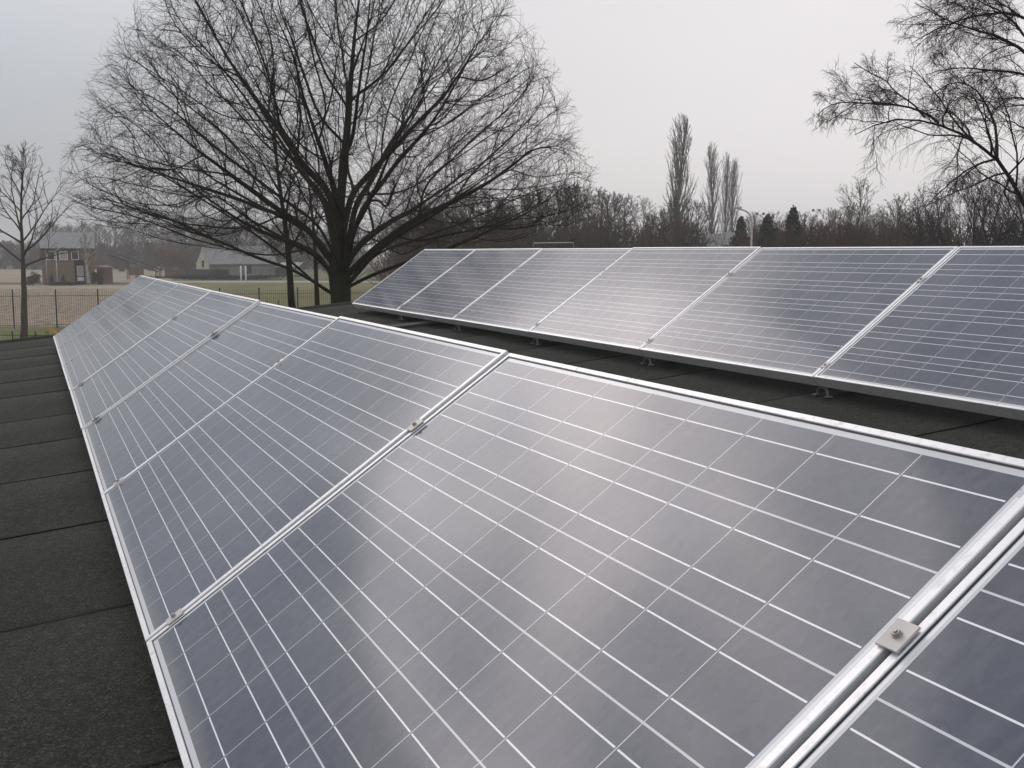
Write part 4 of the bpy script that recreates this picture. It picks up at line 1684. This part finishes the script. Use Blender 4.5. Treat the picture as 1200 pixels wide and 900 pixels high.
def street_lamp(u, d, H, reach, label, head_len=.7, side=-1, r=.055):
    root = thing('street_lamp', at(u, d), label, 'street lamp', 'street lamps', rz=-YAW)
    mb = MB()
    pts = [(0, 0, 0), (0, 0, 1.2), (0, 0, H - .75)]
    rad = [.085, .075, r]
    for k in range(1, 7):
        a = k / 6 * math.pi / 2
        pts.append((side * .75 * (1 - math.cos(a)), 0, H - .75 + .70 * math.sin(a)))
        rad.append(r * .9)
    pts.append((side * reach, 0, H + .06))
    rad.append(r * .75)
    mb.tube(pts, rad, 10)
    mb.build('pole', M_PALE, root)
    mb = MB()
    x0, x1 = sorted((side * reach, side * (reach + head_len)))
    mb.box(x0, x1, -.10, .10, H - .02, H + .12, .03)
    mb.build('lamp_head', M_PALE, root)


street_lamp(878, 62, EYE + 50 * 62 / FPX, .62, 'tall curved street lamp with a pale head, right of the poplar trio', .5)
street_lamp(546, 108, EYE + 16 * 108 / FPX, .5, 'small street lamp at the left end of the tree belt', .45)
street_lamp(584, 100, EYE + 24 * 100 / FPX, .75, 'street lamp with a bright head in front of the tree belt', .5)


def floodlight(u, d, v, label):
    H = EYE + (295 - v) * d / FPX
    root = thing('floodlight_mast', at(u, d), label, 'floodlight', 'floodlight masts', rz=-YAW)
    mb = MB()
    mb.tube([(0, 0, 0), (0, 0, H * .5), (0, 0, H)], [.12, .09, .06], 8)
    mb.tube([(-.75, 0, H), (.75, 0, H)], .05, 6)
    mb.build('mast', M_PALE, root)
    for x in (-.62, .62):
        mb = MB()
        mb.prism([(-.24, 0), (.24, 0), (.18, -.32), (-.18, -.32)], -.18, .18, 'y')
        o = mb.build('floodlight', M_DARKSTEEL, root)
        o.location = (x, 0, H + .28)
        o.rotation_euler = (R(-35), 0, 0)


floodlight(889, 205, 252, 'floodlight mast with two lamps above the smaller conifer')
floodlight(954, 215, 248, 'floodlight mast above the reddish shrubs, right of the conifers')

# grey pipe frame with a bird at its right end
fd = 62.0
s_ = fd / FPX
fr = thing('pipe_frame', at(625, fd), 'grey pipe frame showing its top bar above the back panel row', 'frame', rz=-YAW)
FH = EYE + 10.3 * fd / FPX
mb = MB()
mb.tube([(0, 0, FH), (46.5 * s_, 0, FH + .03)], .028, 8)
mb.build('top_bar', M_PALE, fr)
for x in (0.0, 46.5 * s_):
    mb = MB()
    mb.tube([(x, 0, 0), (x, 0, FH - .02)], .026, 8)
    mb.build('post', M_PIPE, fr)
bp_ = at(670.5, fd)
bird = MB()
bird.tube([(-.19, 0, .075), (-.11, 0, .10), (-.04, 0, .125), (.03, 0, .15), (.085, 0, .185), (.115, 0, .215), (.145, 0, .217), (.165, 0, .21), (.20, 0, .20)],
          [.008, .022, .05, .058, .045, .036, .034, .014, .003], 10)
for y in (-.02, .02):
    bird.tube([(.0, y, .11), (.005, y, .055), (.01, y, .0)], [.012, .007, .006], 5)
    for a in (-.03, 0, .03):
        bird.tube([(.01, y, .004), (.04, y + a * .5, .002)], [.004, .002], 4)
o = bird.build('bird', plain('black_plumage', (.015, .015, .017), .7))
o.location = (bp_.x, bp_.y, G + FH + .055)
o.rotation_euler = (0, 0, -YAW)
tag(o, 'small dark bird perched on the right end of the grey pipe frame', 'bird')

# ------------------------------------------------------------------ haze
hz_lo, hz_hi = G - 1.0, 27.5
mb = MB()
h2 = HALF + 15
mb.box(c0.x - h2, c0.x + h2, c0.y - h2, c0.y + h2, hz_lo, hz_hi)
mh = bpy.data.materials.new('haze')
mh.use_nodes = True
nt = mh.node_tree
nt.nodes.clear()
out = N(nt, 'ShaderNodeOutputMaterial')
pv = N(nt, 'ShaderNodeVolumePrincipled')
pv.inputs['Color'].default_value = (.97, .97, .98, 1)
pv.inputs['Density'].default_value = HAZE_DENSITY
nt.links.new(pv.outputs[0], out.inputs['Volume'])
tag(mb.build('haze', mh), 'thin pale winter haze over the fields', 'haze', kind='stuff')
bpy.context.view_layer.update()
